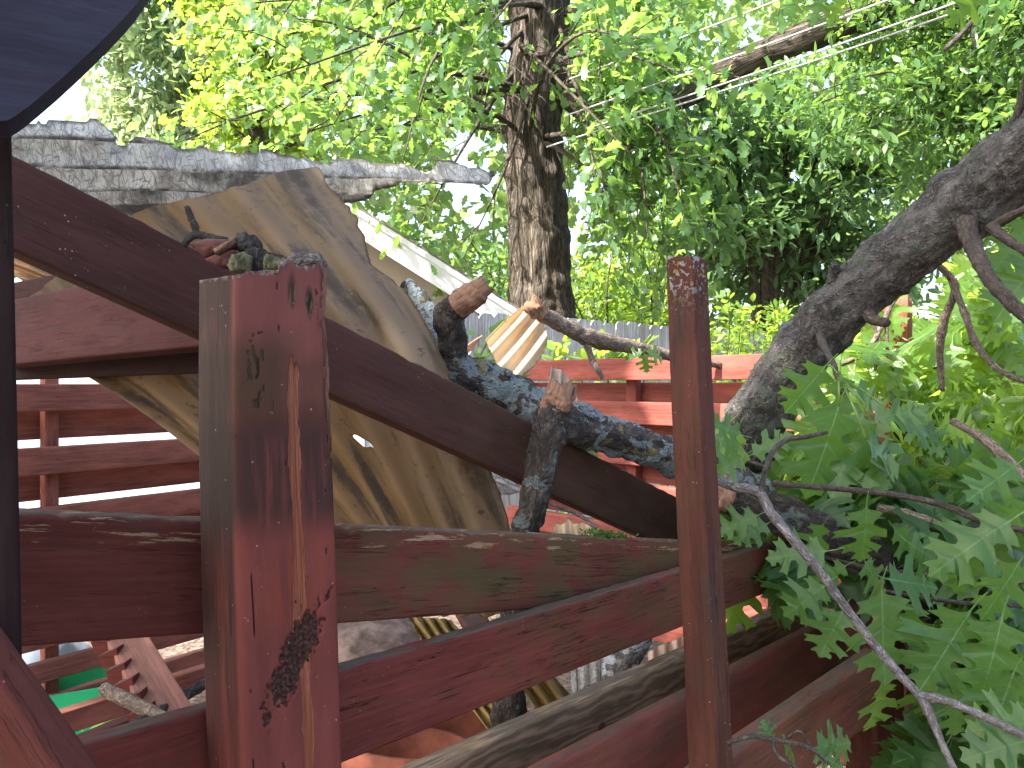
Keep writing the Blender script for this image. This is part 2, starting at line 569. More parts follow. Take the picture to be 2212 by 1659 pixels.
def bark(name, base=(.10, .085, .07), dark=(.02, .017, .014), sc=1.0, lichen=0.0, lcol=(.36, .41, .38), l2=0.0, moss=0.0, along=.45, bs=.8, bd=.004, sheen=0.0, seed=0.0):
    M = Mat(name)
    c = M.map(M.co, loc=(seed, seed, seed))
    e = M.map(c, (1, 1, along))
    n1 = M.noise(e, 60 * sc, 8, .65, .4)
    rd = M.math('ABSOLUTE', M.math('SUBTRACT', M.noise(M.map(c, (1, 1, along), loc=(3, 1, 7)), 42 * sc, 7, .6, .6), .5))
    v = M.mul(rd, 3.0)
    rd2 = M.math('ABSOLUTE', M.math('SUBTRACT', M.noise(M.map(c, (1, 1, along * 1.4), loc=(8, 2, 3)), 105 * sc, 5, .6, .4), .5))
    crack = M.mx(M.inv(M.step(rd, .0, .045)), M.mul(M.inv(M.step(rd2, .0, .05)), .8))
    big = M.noise(c, 14 * sc, 5)
    b = Vector(base)
    col = M.mix(M.step(n1, .32, .68), tuple(b * .38), tuple(b * 1.75))
    col = M.mix(M.mul(M.step(big, .45, .65), .6), col, (b.x * 1.6, b.y * 1.6, b.z * 1.65))
    col = M.mix(M.mul(crack, M.step(n1, .25, .6)), col, dark)
    if sheen:
        sh = M.mul(M.step(M.noise(M.map(c, (1, 1, .5)), 22 * sc, 5, .6), .5, .62), sheen)
        col = M.mix(sh, col, (.27, .26, .25))  # pale patches paint the sheen of light into the bark colour
    h = addm(M, M.mul(n1, 1.0), addm(M, M.mul(M.step(v, 0, .3), .8), M.mul(M.step(rd2, 0, .12), .45)))
    if lichen:
        ln = M.noise(c, 17, 5, .6, .3)
        lm = M.step(ln, .60 - .2 * lichen, .615 - .2 * lichen)
        lm = M.mul(lm, M.step(M.noise(c, 130, 3), .32, .42))
        lc = M.mix(M.noise(c, 170, 4), tuple(Vector(lcol) * .5), tuple(Vector(lcol) * 1.25))
        col = M.mix(lm, col, lc)
        h = addm(M, h, M.mul(lm, M.mul(M.noise(c, 230, 4), 1.6)))
    if l2:
        ln = M.noise(M.map(c, loc=(5, 3, 1)), 34, 4, .6)
        lm = M.step(ln, .63 - .15 * l2, .66 - .15 * l2)
        col = M.mix(M.mul(lm, .8), col, (.20, .17, .055))
    if moss:
        lm = M.step(M.noise(M.map(c, loc=(2, 7, 1)), 26, 5), .58 - .15 * moss, .64 - .15 * moss)
        col = M.mix(M.mul(lm, .7), col, (.10, .12, .085))
    return M.done(M.bsdf(col, .85, .2, h, bs, bd))

def addv(M, v, f, k):
    n = M.nd('ShaderNodeVectorMath', operation='ADD')
    cx = M.nd('ShaderNodeCombineXYZ')
    s = M.mul(f, k)
    for i in range(3): M.put(cx.inputs[i], s)
    M.put(n.inputs[0], v); M.put(n.inputs[1], cx.outputs[0])
    return n.outputs[0]

def broken(name, a=(.22, .12, .075), b=(.46, .31, .22)):
    M = Mat(name)
    n = M.noise(M.map(M.co, (90, 90, 14)), 2.0, 6, .7)
    k = M.noise(M.co, 45, 4)
    col = M.mix(M.step(n, .3, .7), a, b)
    col = M.mix(M.mul(M.step(k, .52, .7), .6), col, (.07, .04, .028))
    return M.done(M.bsdf(col, .85, .2, n, .9, .004))

def leafmat(name, top, top2, trans, tw=.45, rough=.42, vein=(.22, .30, .12), vs=1.0, spec=.45, brown=0.0, bumpy=True):
    M = Mat(name)
    u, v, r = M.sep(M.co)
    au = M.math('ABSOLUTE', u)
    col = M.mix(r, top, top2)
    mid = M.inv(M.step(au, .003, .010))
    sv = M.math('FRACT', M.math('SUBTRACT', M.mul(v, 6.2), M.mul(au, 5.2)))
    sv = M.inv(M.step(M.math('ABSOLUTE', M.math('SUBTRACT', sv, .5)), .015, .05))
    ve = M.mx(mid, M.mul(sv, .5))
    col = M.mix(M.mul(ve, .75 * vs), col, vein)
    mot = M.noise(M.map(M.co, (9, 9, 60)), 1.5, 4)
    col = M.mix(M.mul(M.step(mot, .4, .75), .4), col, tuple(Vector(top) * .6))
    if brown:
        bm = M.mul(M.step(M.noise(M.map(M.co, (4, 4, 90)), 1.3, 4), .66, .7), brown)
        col = M.mix(bm, col, (.20, .10, .05))
    bs = M.bsdf(col, rough, spec, (M.math('SUBTRACT', mot, ve) if bumpy else None), .25, .002)
    t = M.nd('ShaderNodeBsdfTranslucent')
    M.put(t.inputs['Color'], M.mix(M.mul(ve, .4), M.mix(r, trans, tuple(Vector(trans) * .7)), tuple(Vector(trans) * .5)))
    m = M.nd('ShaderNodeMixShader'); m.inputs[0].default_value = tw
    M.nt.links.new(bs, m.inputs[1]); M.nt.links.new(t.outputs[0], m.inputs[2])
    return M.done(m.outputs[0])

def fibreglass(name, base, base2, trans, tw, fibres=0.0, mould=0.5, seed=0.0, edge=.7, mouldc=(.06, .06, .06), streak=(1.3, 9), greyv=None, ribdark=0.0):
    M = Mat(name)
    c = M.map(M.co, loc=(seed, seed * 2, 0))
    u, v, e = M.sep(M.co)
    uv = M.nd('ShaderNodeCombineXYZ')
    cu, cv, _ = M.sep(c)
    M.put(uv.inputs[0], cu); M.put(uv.inputs[1], cv)
    c = uv.outputs[0]
    col = M.mix(M.step(M.noise(c, 6, 6), .3, .7), base, base2)
    if greyv:
        gv = M.step(addm(M, v, M.mul(M.math('SUBTRACT', M.noise(c, 5, 4), .5), .25)), greyv[0], greyv[1])
        col = M.mix(M.mul(gv, .8), col, (.14, .132, .115))
    st = M.step(M.noise(M.map(c, (streak[0], streak[1], 1)), 2.0, 6, .6, .3), .47, .62)
    st = M.mul(st, M.step(M.noise(c, 3.2, 3), .34, .52))
    st = M.mul(st, M.step(addm(M, M.noise(c, 55, 6, .75), M.mul(st, .12)), .40, .58))
    sp = M.step(M.noise(c, 38, 5, .7), .57, .68)
    sp = M.mul(sp, M.step(M.noise(c, 5, 3), .4, .6))
    md = M.mul(M.mx(st, sp), mould)
    if fibres:
        fb = None
        for k in range(7):
            g = M.map(M.map(c, rot=(0, 0, k * .449 + .1)), (26, 300, 1), loc=(k * 3.7, k * 1.9, 0))
            f = M.step(M.noise(g, 1.4, 2, .5), .60, .66)
            fb = f if fb is None else M.mx(fb, f)
        col = M.mix(M.mul(fb, fibres), col, (.075, .06, .05))
        col = M.mix(M.mul(M.step(M.noise(c, 22, 5, .7), .42, .7), fibres * .8), col, (.21, .18, .14))
    if ribdark:
        pa = M.nd('ShaderNodeAttribute'); pa.attribute_name = 'phase'
        fr = M.math('FRACT', addm(M, pa.outputs['Fac'], .0))
        w_ = M.mul(M.noise(c, 18, 4), .09)
        rd_ = M.inv(M.step(M.math('SUBTRACT', M.math('ABSOLUTE', M.math('SUBTRACT', fr, .5)), w_), -.02, .05))
        md = M.mx(md, M.mul(rd_, M.mul(M.step(M.noise(c, 26, 5, .7), .30, .62), ribdark)))  # darker broken lines along the ribs
    col = M.mix(md, col, mouldc)
    em = M.mul(M.step(addm(M, e, M.mul(M.noise(c, 70, 3), .25)), .22, .42), edge)
    col = M.mix(em, col, (.05, .04, .03))
    tcol = M.mix(.85, trans, col, 'MULTIPLY')
    bs = M.bsdf(col, .62, .3, addm(M, M.noise(c, 45, 5), M.mul(M.noise(c, 240, 2), .5)), .35, .0015)
    t = M.nd('ShaderNodeBsdfTranslucent'); M.put(t.inputs['Color'], M.mix(md, trans, tuple(Vector(trans) * .25)) if not fibres else tcol)
    m = M.nd('ShaderNodeMixShader'); m.inputs[0].default_value = tw
    M.nt.links.new(bs, m.inputs[1]); M.nt.links.new(t.outputs[0], m.inputs[2])
    return M.done(m.outputs[0])

def plain(name, col, rough=.6, var=.25, sc=8, spec=.3, bs=.15):
    M = Mat(name)
    n = M.noise(M.co, sc, 6, .6)
    b = Vector(col)
    c = M.mix(M.step(n, .3, .7), tuple(b * (1 - var)), tuple(b * (1 + var)))
    return M.done(M.bsdf(c, rough, spec, n, bs, .003))

RED = (.150, .042, .036)
#BODY
# ================================================================ setting: ground
gm = Mat('mulch')
n1 = gm.noise(gm.co, 3, 6); n2 = gm.noise(gm.co, 40, 6, .7); vv = gm.vor(gm.co, 45, 'F1', 'Color')
gc = gm.mix(gm.step(n2, .3, .7), (.05, .036, .028), (.17, .125, .10))
gc = gm.mix(gm.mul(gm.step(gm.sep(vv)[0], .6, .9), .6), gc, (.26, .20, .17))
gc = gm.mix(gm.mul(gm.step(n1, .5, .7), .5), gc, (.04, .045, .02))
GROUND = gm.done(gm.bsdf(gc, .9, .15, n2, 1.0, .02))
V, Fc, T = [], [], []
xs = np.concatenate([np.linspace(-60, -4, 12), np.linspace(-3.5, 3.5, 60), np.linspace(4, 60, 12)])
ys = np.concatenate([np.linspace(-30, -1, 6), np.linspace(-.5, 8, 70), np.linspace(9, 90, 14)])
for y in ys:
    for x in xs:
        V.append((x, y, 0.03 * noise.noise(Vector((x * 1.3, y * 1.3, 0))) + 0.015 * noise.noise(Vector((x * 7, y * 7, 3)))))
        T.append((x, y, 0))
nx = len(xs)
for j in range(len(ys) - 1):
    for i in range(nx - 1):
        a = j * nx + i
        Fc.append((a, a + 1, a + 1 + nx, a + nx))
g = mesh('ground', V, Fc, GROUND, None, T)
g['kind'] = 'structure'

# ================================================================ house behind the fence
siding = plain('beige_siding', (.27, .235, .18), .7, .06, 3)
white = plain('white_trim', (.52, .54, .57), .5, .04, 3)
shingle = plain('shingle', (.13, .125, .12), .9, .4, 30, .2, .5)
HD = 9.0
ridge_p, eave_p = P(655, 378, HD), P(1118, 670, HD)
house = thing('house', 'beige gabled house with white rake trim behind the grey picket fence', 'house', (ridge_p.x - 1, HD + 2, 0))
def lin(a, b, t): return a + (b - a) * t
u = (eave_p - ridge_p).normalized(); nn = Vector((-u.z, 0, u.x)); nn = nn if nn.z > 0 else -nn
sl_len = (eave_p - ridge_p).length
lx = 2 * ridge_p.x - eave_p.x
w_in = 0.45
mb = MB()
vs = [Vector((eave_p.x - .35, HD + w_in, 0)), Vector((eave_p.x - .35, HD + w_in, eave_p.z - .0)), Vector((ridge_p.x, HD + w_in, ridge_p.z - .12)),
      Vector((lx + .35, HD + w_in, eave_p.z)), Vector((lx + .35, HD + w_in, 0))]
vs2 = [v + Vector((0, 7, 0)) for v in vs]
mb.add((vs + vs2, [(0, 1, 2, 3, 4), (9, 8, 7, 6, 5), (0, 5, 6, 1), (4, 3, 8, 9)], [tuple(v) for v in vs + vs2]))
mb.build('wall', siding, house, smooth=False)
for side in (1, -1):
    ep = eave_p if side > 0 else Vector((lx, HD, eave_p.z))
    uu = (ep - ridge_p).normalized(); n_ = Vector((-uu.z, 0, uu.x)); n_ = n_ if n_.z > 0 else -n_
    def slab(y0, y1, k0, k1, s0=0.0, s1=0.0):
        vs = []
        e_ = 0.0 if side > 0 else .003
        for y in (y0 + e_, y1 + e_):
            for k in (k0 + e_, k1 + e_):
                for p in (ridge_p, ep + uu * s1):
                    vs.append(Vector((p.x, y, p.z)) + n_ * k)
        return vs, [(0, 1, 3, 2), (4, 6, 7, 5), (0, 4, 5, 1), (2, 3, 7, 6), (1, 5, 7, 3), (0, 2, 6, 4)], [tuple(v) for v in vs]
    MB().add(slab(HD - .03, HD + 7.5, .004, .03, s1=.05)).build('roof', shingle, house, smooth=False)
    MB().add(slab(HD - .02, HD + .04, -.27, 0)).add(slab(HD - .045, HD - .021, -.06, .002)).build('rake_board', white, house, smooth=False)
    MB().add(slab(HD + .041, HD + w_in - .002, -.25, -.235)).build('soffit', siding, house, smooth=False)

# ================================================================ white panel fence seen through the far left rails
panelw = plain('white_panel', (.40, .42, .46), .6, .05, 3)
wf = thing('panel_fence', 'white panelled fence standing beyond the far left rails', 'fence', (-4.0, 6.1, 0))
mb = MB(); mp = MB()
for i in range(24):
    x = -6.2 + i * .21
    mb.add(box_g(x, x + .206, 6.1, 6.13, 0.08, 1.72))
for i in range(4):
    x = -6.25 + i * 1.68
    MB().add(box_g(x, x + .1, 6.14, 6.24, 0, 1.85)).build('post', white, wf, smooth=False)
mb.build('panel', panelw, wf, smooth=False)

# ================================================================ grey picket fence
pk = Mat('weathered_picket')
c = pk.map(pk.co, (60, 60, 3)); nz_ = pk.noise(c, 1.2, 6, .65)
pc = pk.mix(pk.step(nz_, .3, .7), (.19, .195, .205), (.44, .45, .46))
pc = pk.mix(pk.mul(pk.step(pk.noise(pk.co, 2.3, 5), .45, .65), .5), pc, (.16, .13, .10))
PICK = pk.done(pk.bsdf(pc, .85, .15, nz_, .5, .004))
f0, f1 = P(930, 829.5, 5.75), P(1850, 829.5, 9.2)
fd = (f1 - f0).normalized(); fL = (f1 - f0).length * 2.2
f1 = f0 + fd * fL
pf = thing('picket_fence', 'weathered grey dog-eared picket fence in front of the big trunk', 'fence', (f0.x, f0.y, 0))
mb = MB(); fn = Vector((-fd.y, fd.x, 0))
npk = int(fL / .146)
for i in range(npk):
    o = f0 + fd * (i * .146); o.z = 0
    h = 1.80 + random.uniform(-.012, .012); w = .139; t = .018
    tl = random.uniform(-.006, .006)
    prof = [(0, .02), (0, h - .03), (.028, h), (w - .028, h), (w, h - .03), (w, .02)]
    vs = []
    for k in (0, t):
        for a, z in prof:
            vs.append(o + fd * (a + tl * z) + fn * (k + random.uniform(0, .002)) + Vector((0, 0, z)))
    n = len(prof)
    fcs = [tuple(range(n)), tuple(range(2 * n - 1, n - 1, -1))] + [(q, q + n, (q + 1) % n + n, (q + 1) % n) for q in range(n)]
    off = random.uniform(0, 50)
    mb.add((vs, fcs, [((v - o).dot(fd) + off, k_ * .02 + off, v.z) for k_, v in enumerate(vs)]))
mb.build('pickets', PICK, pf, smooth=False)
mb = MB()
for z in (.35, 1.0, 1.55):
    a = f0 + fn * .024; b = f1 + fn * .024
    vs = [Vector((p.x, p.y, z + dz)) + fn * dd for p in (a, b) for dd in (0, .04) for dz in (0, .09)]
    mb.add((vs, [(0, 1, 3, 2), (4, 6, 7, 5), (0, 4, 5, 1), (2, 3, 7, 6), (0, 2, 6, 4), (1, 5, 7, 3)], [tuple(v) for v in vs]))
mb.build('back_rail', PICK, pf, smooth=False)

# ================================================================ trees
L_OAK = leafmat('leaf_oak_tree', (.045, .120, .046), (.085, .175, .065), (.31, .53, .09), .52, .30, spec=.6, vs=.5, bumpy=False)
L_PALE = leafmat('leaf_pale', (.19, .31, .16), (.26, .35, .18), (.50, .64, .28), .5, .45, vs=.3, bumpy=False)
L_DARK = leafmat('leaf_evergreen', (.065, .145, .075), (.11, .20, .090), (.27, .48, .13), .44, .33, vs=.4, bumpy=False)
L_MID = leafmat('leaf_mid', (.05, .125, .040), (.08, .17, .05), (.28, .48, .08), .45, .38, vs=.4, bumpy=False)
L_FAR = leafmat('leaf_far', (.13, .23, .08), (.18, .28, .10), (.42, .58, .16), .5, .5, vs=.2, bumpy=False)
L_BR = leafmat('leaf_bright', (.10, .20, .03), (.15, .27, .05), (.45, .62, .07), .5, .45, vs=.3, bumpy=False)
BARK_T = bark('bark_oak_trunk', (.135, .112, .09), (.012, .009, .007), .32, along=.10, bs=1.0, bd=.03)
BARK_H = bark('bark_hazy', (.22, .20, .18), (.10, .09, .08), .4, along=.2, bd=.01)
BARK_S = bark('bark_small', (.09, .075, .06), sc=.6, along=.3, bd=.008)

GAPS = [(1010, 385, 62, 60), (1000, 300, 50, 26), (110, 205, 55, 75), (60, 240, 60, 70), (1487, 205, 40, 26), (1490, 228, 30, 22), (1410, 405, 16, 20), (1780, 190, 42, 24), (1705, 92, 98, 24), (1035, 470, 40, 22), (2110, 90, 20, 12), (1590, 170, 26, 14)]
def keep(pos, strength=1.0, gaps=None):
    px = 1106 + pos[:, 0] / pos[:, 1] * F
    py = 829.5 - (pos[:, 2] - EYE) / pos[:, 1] * F
    ok = np.ones(len(pos), bool)
    for gx, gy, rx, ry in (GAPS if gaps is None else gaps):
        ok &= ((px - gx) / rx) ** 2 + ((py - gy) / ry) ** 2 > 1
    return ok

def crown(limbs, nsub, nleaf, sub_len, spread, r, droop=.35, limb_w=.06, flat=.5, start=.25):
    """limbs: (start, end) Vectors -> leaf positions, axes, normals and wood tubes"""
    pos, ax, nr = [], [], []
    wood = MB()
    for (a, b) in limbs:
        L = (b - a).length
        mid = a.lerp(b, .5) + Vector((r.uniform(-.12, .12) * L, r.uniform(-.12, .12) * L, .10 * L))
        rows = spline([tuple(a), tuple(mid), tuple(b)], 16)
        wood.add(tube_g([(Vector(rows[0]), limb_w * (.5 + L * .12)), (Vector(rows[5]), limb_w * .7), (Vector(rows[11]), limb_w * .4), (Vector(rows[16]), limb_w * .12)], 14, 6, rough=.12, seed=r.uniform(0, 9)))
        for k in range(nsub):
            t = start + (1 - start) * (k + r.uniform(0, 1)) / nsub
            c = Vector(rows[min(15, int(t * 16))])
            fw = (b - a).normalized()
            d = Vector((r.normal(0, 1), r.normal(0, 1), r.normal(0, flat))) + fw * .7
            d.normalize()
            ln = sub_len * r.uniform(.5, 1.2)
            e = c + d * ln + Vector((0, 0, -droop * ln * r.uniform(.2, 1.2)))
            wood.add(tube_g([(c, limb_w * .22), (c.lerp(e, .5) + Vector((0, 0, .1 * ln)), limb_w * .13), (e, limb_w * .05)], 5, 4, cap=False))
            n = int(nleaf * r.uniform(.6, 1.4))
            tt = r.uniform(.1, 1.05, n)
            base = np.array(c)[None] + tt[:, None] * np.array(e - c)[None]
            base[:, 2] += .1 * ln * np.sin(np.pi * np.clip(tt, 0, 1))
            pp = base + r.normal(0, 1, (n, 3)) * np.array([spread, spread, spread * .6])
            aa = np.array(d)[None] * .5 + r.normal(0, .6, (n, 3)); aa[:, 2] -= droop
            nn_ = r.normal(0, .45, (n, 3)); nn_[:, 2] += 1.0
            pos.append(pp); ax.append(aa); nr.append(nn_)
    return np.concatenate(pos), np.concatenate(ax), np.concatenate(nr), wood

def tree(name, label, cat, base, trunk_tubes, limbs, lm, bm, tpl, size, nsub, nleaf, sub_len, spread, seed, droop=.35, limb_w=.06, group=None, gaps=1, ridge=0.0, flat=.5, bend=.3, ntr=60, sides=20, branchmat=None, clear=0):
    r = np.random.default_rng(seed)
    root = thing(name, label, cat, base, group)
    mb = MB()
    for tb in trunk_tubes:
        mb.add(tube_g(tb, ntr, sides, rough=.10, rs=3.5, seed=seed, ridge=ridge))
    if trunk_tubes:
        mb.build('trunk', bm, root)
    p, a, n, wood = crown(limbs, nsub, nleaf, sub_len, spread, r, droop, limb_w, flat)
    wood.build('branches', branchmat or bm, root)
    k = (p[:, 1] > 1.5) & (p[:, 2] > .15)
    if clear:
        px = 1106 + p[:, 0] / p[:, 1] * F
        k &= ~((np.abs(px - 1165) < 92) & (p[:, 1] < 9.6) & (r.uniform(0, 1, len(p)) < .93))
    p, a, n = p[k], a[k], n[k]
    if clear:
        k = np.ones(len(p), bool)
        s_ = np.array(SUN)
        for yy in (40, 160, 280, 400, 520, 620):
            w_ = p - np.array(P(1150, yy, TD - .3))
            k &= ~((np.linalg.norm(w_ - (w_ @ s_)[:, None] * s_[None], axis=1) < .5) & (r.uniform(0, 1, len(p)) < .8))
        p, a, n = p[k], a[k], n[k]
    if gaps:
        k = keep(p); p, a, n = p[k], a[k], n[k]
    leaves('crown', tpl, p, a, n, r.uniform(size[0], size[1], len(p)), lm, root, bend=bend, fold=.3)
    return root, len(p)

tot = 0
# the big oak whose trunk stands in the middle
TD = 9.5
tb = P(1172, 829.5, TD); tb.z = 0
trunk = [(Vector((tb.x + .03, TD, -.1)), .50), (P(1170, 760, TD), .42), (P(1168, 640, TD), .375), (P(1160, 450, TD), .35), (P(1152, 250, TD), .335),
         (P(1165, 100, TD), .35), (P(1168, -60, TD), .34), (P(1175, -300, TD), .3), (P(1180, -700, TD), .2)]
r = np.random.default_rng(3)
limbs = []
fork = [P(1142, 300, TD), P(1192, 210, TD), P(1140, 120, TD), P(1190, 20, TD), P(1150, -80, TD), P(1185, -180, TD), P(1160, -280, TD), P(1180, -380, TD), P(1165, -480, TD), P(1180, -580, TD)]
tg = []
for gx in range(430, 1640, 135):
    for gy in (-80, 60, 190, 320):
        tg.append((gx + r.uniform(-60, 60), gy + r.uniform(-55, 55), r.uniform(5.6, 10.5)))
for q in [(900, 500, 8.6), (1000, 560, 9.2), (860, 420, 9.0), (1320, 470, 7.0), (1400, 520, 7.0), (1470, 430, 6.6), (1290, 400, 6.8), (1540, 500, 6.8), (1300, 250, 7.6), (1380, 180, 7.6), (1450, 130, 7.8), (1330, 110, 7.4), (1500, 300, 7.4), (1420, 480, 8.6), (1340, 560, 8.4), (1280, 500, 8.0), (1460, 560, 8.2), (1380, 400, 8.6), (1250, 330, 6.3), (1360, 330, 6.3), (1030, 90, 6.4), (1040, 210, 6.8), (1290, 200, 6.5), (1440, 300, 7.2), (560, 270, 6.8), (640, 300, 7.2), (720, 270, 7), (820, 300, 7)]:
    tg.append(q)
for (x, y, d) in tg:
    if 1050 < x < 1290: continue
    if (x - 1010) ** 2 + (y - 370) ** 2 < 90 ** 2: continue
    e = P(x, y, d)
    f = fork[int(r.integers(0, len(fork)))]
    if y > 280: f = fork[int(r.integers(0, 4))]
    limbs.append((f, e))
_, k = tree('oak_tree', 'tall oak with thick furrowed trunk and bright lobed leaves, behind the picket fence', 'tree', (tb.x, TD, 0), [trunk], limbs, L_OAK, BARK_T, T_LOBE,
            (.11, .18), 7, 32, .75, .16, 21, limb_w=.040, clear=1, ridge=.16, ntr=150, sides=72, branchmat=BARK_S)
tot += k
# hazy tall tree far left
def simple_trunk(x, d, w, top, lean=0):
    b = P(x, 829.5, d); b.z = -.1
    return [(b, w * 1.3), (P(x + lean * .3, 500, d), w), (P(x + lean * .6, 250, d), w * .8), (P(x + lean, top, d), w * .35)]
def targets(r, x0, x1, y0, y1, nx, ny, d0, d1):
    out = []
    for i in range(nx):
        for j in range(ny):
            out.append((x0 + (x1 - x0) * (i + r.uniform(0, 1)) / nx, y0 + (y1 - y0) * (j + r.uniform(0, 1)) / ny, r.uniform(d0, d1)))
    return out
r = np.random.default_rng(5)
b = P(385, 829.5, 18); b.z = 0
lim = [(P(385 + r.uniform(-15, 15), y + r.uniform(0, 180), 18), P(x, y, d)) for x, y, d in targets(r, 165, 480, -160, 330, 5, 7, 16.2, 19.5)]
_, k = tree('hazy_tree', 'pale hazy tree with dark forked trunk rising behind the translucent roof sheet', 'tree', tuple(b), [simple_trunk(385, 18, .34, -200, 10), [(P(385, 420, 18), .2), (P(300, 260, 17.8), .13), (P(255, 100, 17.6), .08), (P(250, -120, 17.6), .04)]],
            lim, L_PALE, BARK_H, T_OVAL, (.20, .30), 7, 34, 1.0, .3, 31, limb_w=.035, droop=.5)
tot += k
r = np.random.default_rng(6)
b = P(560, 829.5, 13); b.z = 0
lim = [(P(560, y + r.uniform(0, 150), 13), P(x, y, d)) for x, y, d in targets(r, 420, 700, -160, 330, 4, 6, 11.8, 14)]
_, k = tree('maple_tree', 'bright whitish green tree between the hazy tree and the oak crown', 'tree', tuple(b), [simple_trunk(560, 13, .2, -200)],
            lim, L_BR, BARK_S, T_LOBE, (.16, .24), 6, 24, .8, .22, 32, limb_w=.06)
tot += k
# dark evergreen with several stems, right of the oak trunk
r = np.random.default_rng(8)
ED = 8.9
b = P(1665, 829.5, ED); b.z = 0
stems = []
for sx, tx, ty, w in ((1640, 1560, 190, .05), (1655, 1640, 150, .055), (1668, 1720, 170, .05), (1690, 1800, 230, .05), (1650, 1520, 330, .04), (1700, 1870, 330, .045), (1660, 1690, 260, .04)):
    a0 = P(sx, 829.5, ED + r.uniform(-.3, .3)); a0.z = 0
    stems.append([(a0, w * 1.3), (P(sx + (tx - sx) * .12, 640, ED), w), (P(sx + (tx - sx) * .5, 420, ED), w * .7), (P(tx, ty, ED), w * .25)])
lim = []
for x, y, d in targets(r, 1470, 2010, 170, 690, 8, 7, 7.6, 9.9):
    if 1560 < x < 1760 and 470 < y < 640 and d < 8.9: d = 9.5
    s = stems[int(np.argmin([abs(q[3][0].x / q[3][0].y * F + 1106 - x) for q in stems]))]
    lim.append((s[2][0].lerp(s[1][0] if y > 420 else s[3][0], r.uniform(0, .8)), P(x, y, d)))
_, k = tree('evergreen_tree', 'dark evergreen tree with several thin stems and glossy oval leaves behind the fence', 'tree', tuple(b), stems, lim, L_DARK, BARK_S, T_OVAL,
            (.12, .19), 6, 26, .55, .13, 33, limb_w=.03, droop=.1, sides=10, ntr=30)
tot += k
# upper right lighter small-leaved tree
r = np.random.default_rng(9)
b = P(2500, 829.5, 7.5); b.z = 0
lim = []
for x, y, d in targets(r, 1620, 2300, -60, 520, 8, 6, 6.0, 8.2):
    if y > 330 and x < 1900: continue
    lim.append((P(min(2420, x + 420), y - 40, 7.6), P(x, y, d)))
_, k = tree('privet_tree', 'mid green small-leaved tree arching in from the upper right', 'tree', tuple(b), [simple_trunk(2500, 7.6, .16, -300, -60)], lim, L_MID, BARK_S, T_OVAL,
            (.08, .135), 9, 40, .6, .13, 34, limb_w=.022, droop=.2)
tot += k
# leaning trunk crossing the upper right
MB_ = tube_g([(P(1380, 260, 8.4), .11), (P(1500, 195, 8.0), .12), (P(1620, 128, 7.7), .13), (P(1810, 52, 7.4), .14), (P(1990, -40, 7.2), .15), (P(2300, -200, 7.0), .16)], 90, 24, rough=.1, rs=6, ridge=.12)
lt = thing('leaning_tree', 'leaning brown tree trunk behind the power lines at upper right', 'tree', P(2300, -200, 7.0))
MB().add(MB_).build('trunk', BARK_T, lt)
# sunlit bush right of the trunk base and wood behind
r = np.random.default_rng(10)
b = P(1350, 829.5, 12); b.z = 0
lim = [(Vector((b.x, 12, .4)), P(x, y, d)) for x, y, d in targets(r, 1200, 1520, 490, 770, 6, 4, 11, 13.5)]
_, k = tree('sunlit_bush', 'bright yellow green bush in sun right of the oak trunk, beyond the fence', 'bush', tuple(b), [], lim, L_BR, BARK_S, T_OVAL, (.12, .2), 6, 30, .6, .18, 35, limb_w=.03, gaps=0)
tot += k
r = np.random.default_rng(11)
b = P(960, 829.5, 12.5); b.z = 0
lim = [(Vector((b.x, 13.5, .4)), P(x, y, d)) for x, y, d in targets(r, 780, 1140, 480, 700, 5, 3, 12.5, 15)]
_, k = tree('green_bush', 'mid green bush left of the oak trunk above the house roof edge', 'bush', tuple(b), [], lim, L_MID, BARK_S, T_LOBE, (.14, .22), 6, 26, .7, .2, 36, limb_w=.03)
tot += k
# far wood: one mass
r = np.random.default_rng(12)
n = 17000
px = r.uniform(420, 2500, n); py = r.uniform(-150, 760, n); dd = r.uniform(19, 26, n)
kk = np.array([noise.noise(Vector((x / 150, y / 150, 2))) > -.42 for x, y in zip(px, py)])
pos = np.stack([(px - 1106) / F * dd, dd, EYE + (829.5 - py) / F * dd], 1)[kk]
pos = pos[keep(pos)]
ax = r.normal(0, 1, pos.shape); ax[:, 2] -= .5
nr = r.normal(0, .6, pos.shape); nr[:, 2] += .9
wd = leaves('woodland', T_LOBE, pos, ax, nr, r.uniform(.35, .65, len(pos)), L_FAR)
wd['kind'] = 'stuff'; tag(wd, 'distant green woodland filling in behind the garden trees', 'woodland')
tot += len(pos)
# shrub sprigs along the fence
def sprigs(name, label, spots, seed, lm, size, nper=26, cat='shrub'):
    r = np.random.default_rng(seed)
    b = P(*spots[0][:3]); b.z = 0
    root = thing(name, label, cat, tuple(b))
    mb = MB(); pos, ax, nr = [], [], []
    for (x, y, d, y1, sway) in spots:
        a0 = P(x, y1, d); e = P(x + sway, y, d + r.uniform(-.15, .15))
        mid = a0.lerp(e, .55) + Vector((r.uniform(-.05, .05), 0, 0))
        mb.add(tube_g([(a0, .006), (mid, .004), (e, .0015)], 10, 5, cap=False))
        rows = spline([tuple(a0), tuple(mid), tuple(e)], nper)
        for q in rows[2:]:
            for _ in range(2):
                dv = r.normal(0, 1, 3); dv[2] = abs(dv[2]) * .6 + .2
                dv /= np.linalg.norm(dv)
                pos.append(q + dv * r.uniform(0, .07)); ax.append(dv); nr.append(r.normal(0, .5, 3) + np.array([0, 0, 1]))
    mb.build('stems', BARK_S, root)
    leaves('foliage', T_OVAL, np.array(pos), np.array(ax), np.array(nr), r.uniform(size[0], size[1], len(pos)), lm, root, bend=.2, width=1.5)
    return root
r = np.random.default_rng(14)
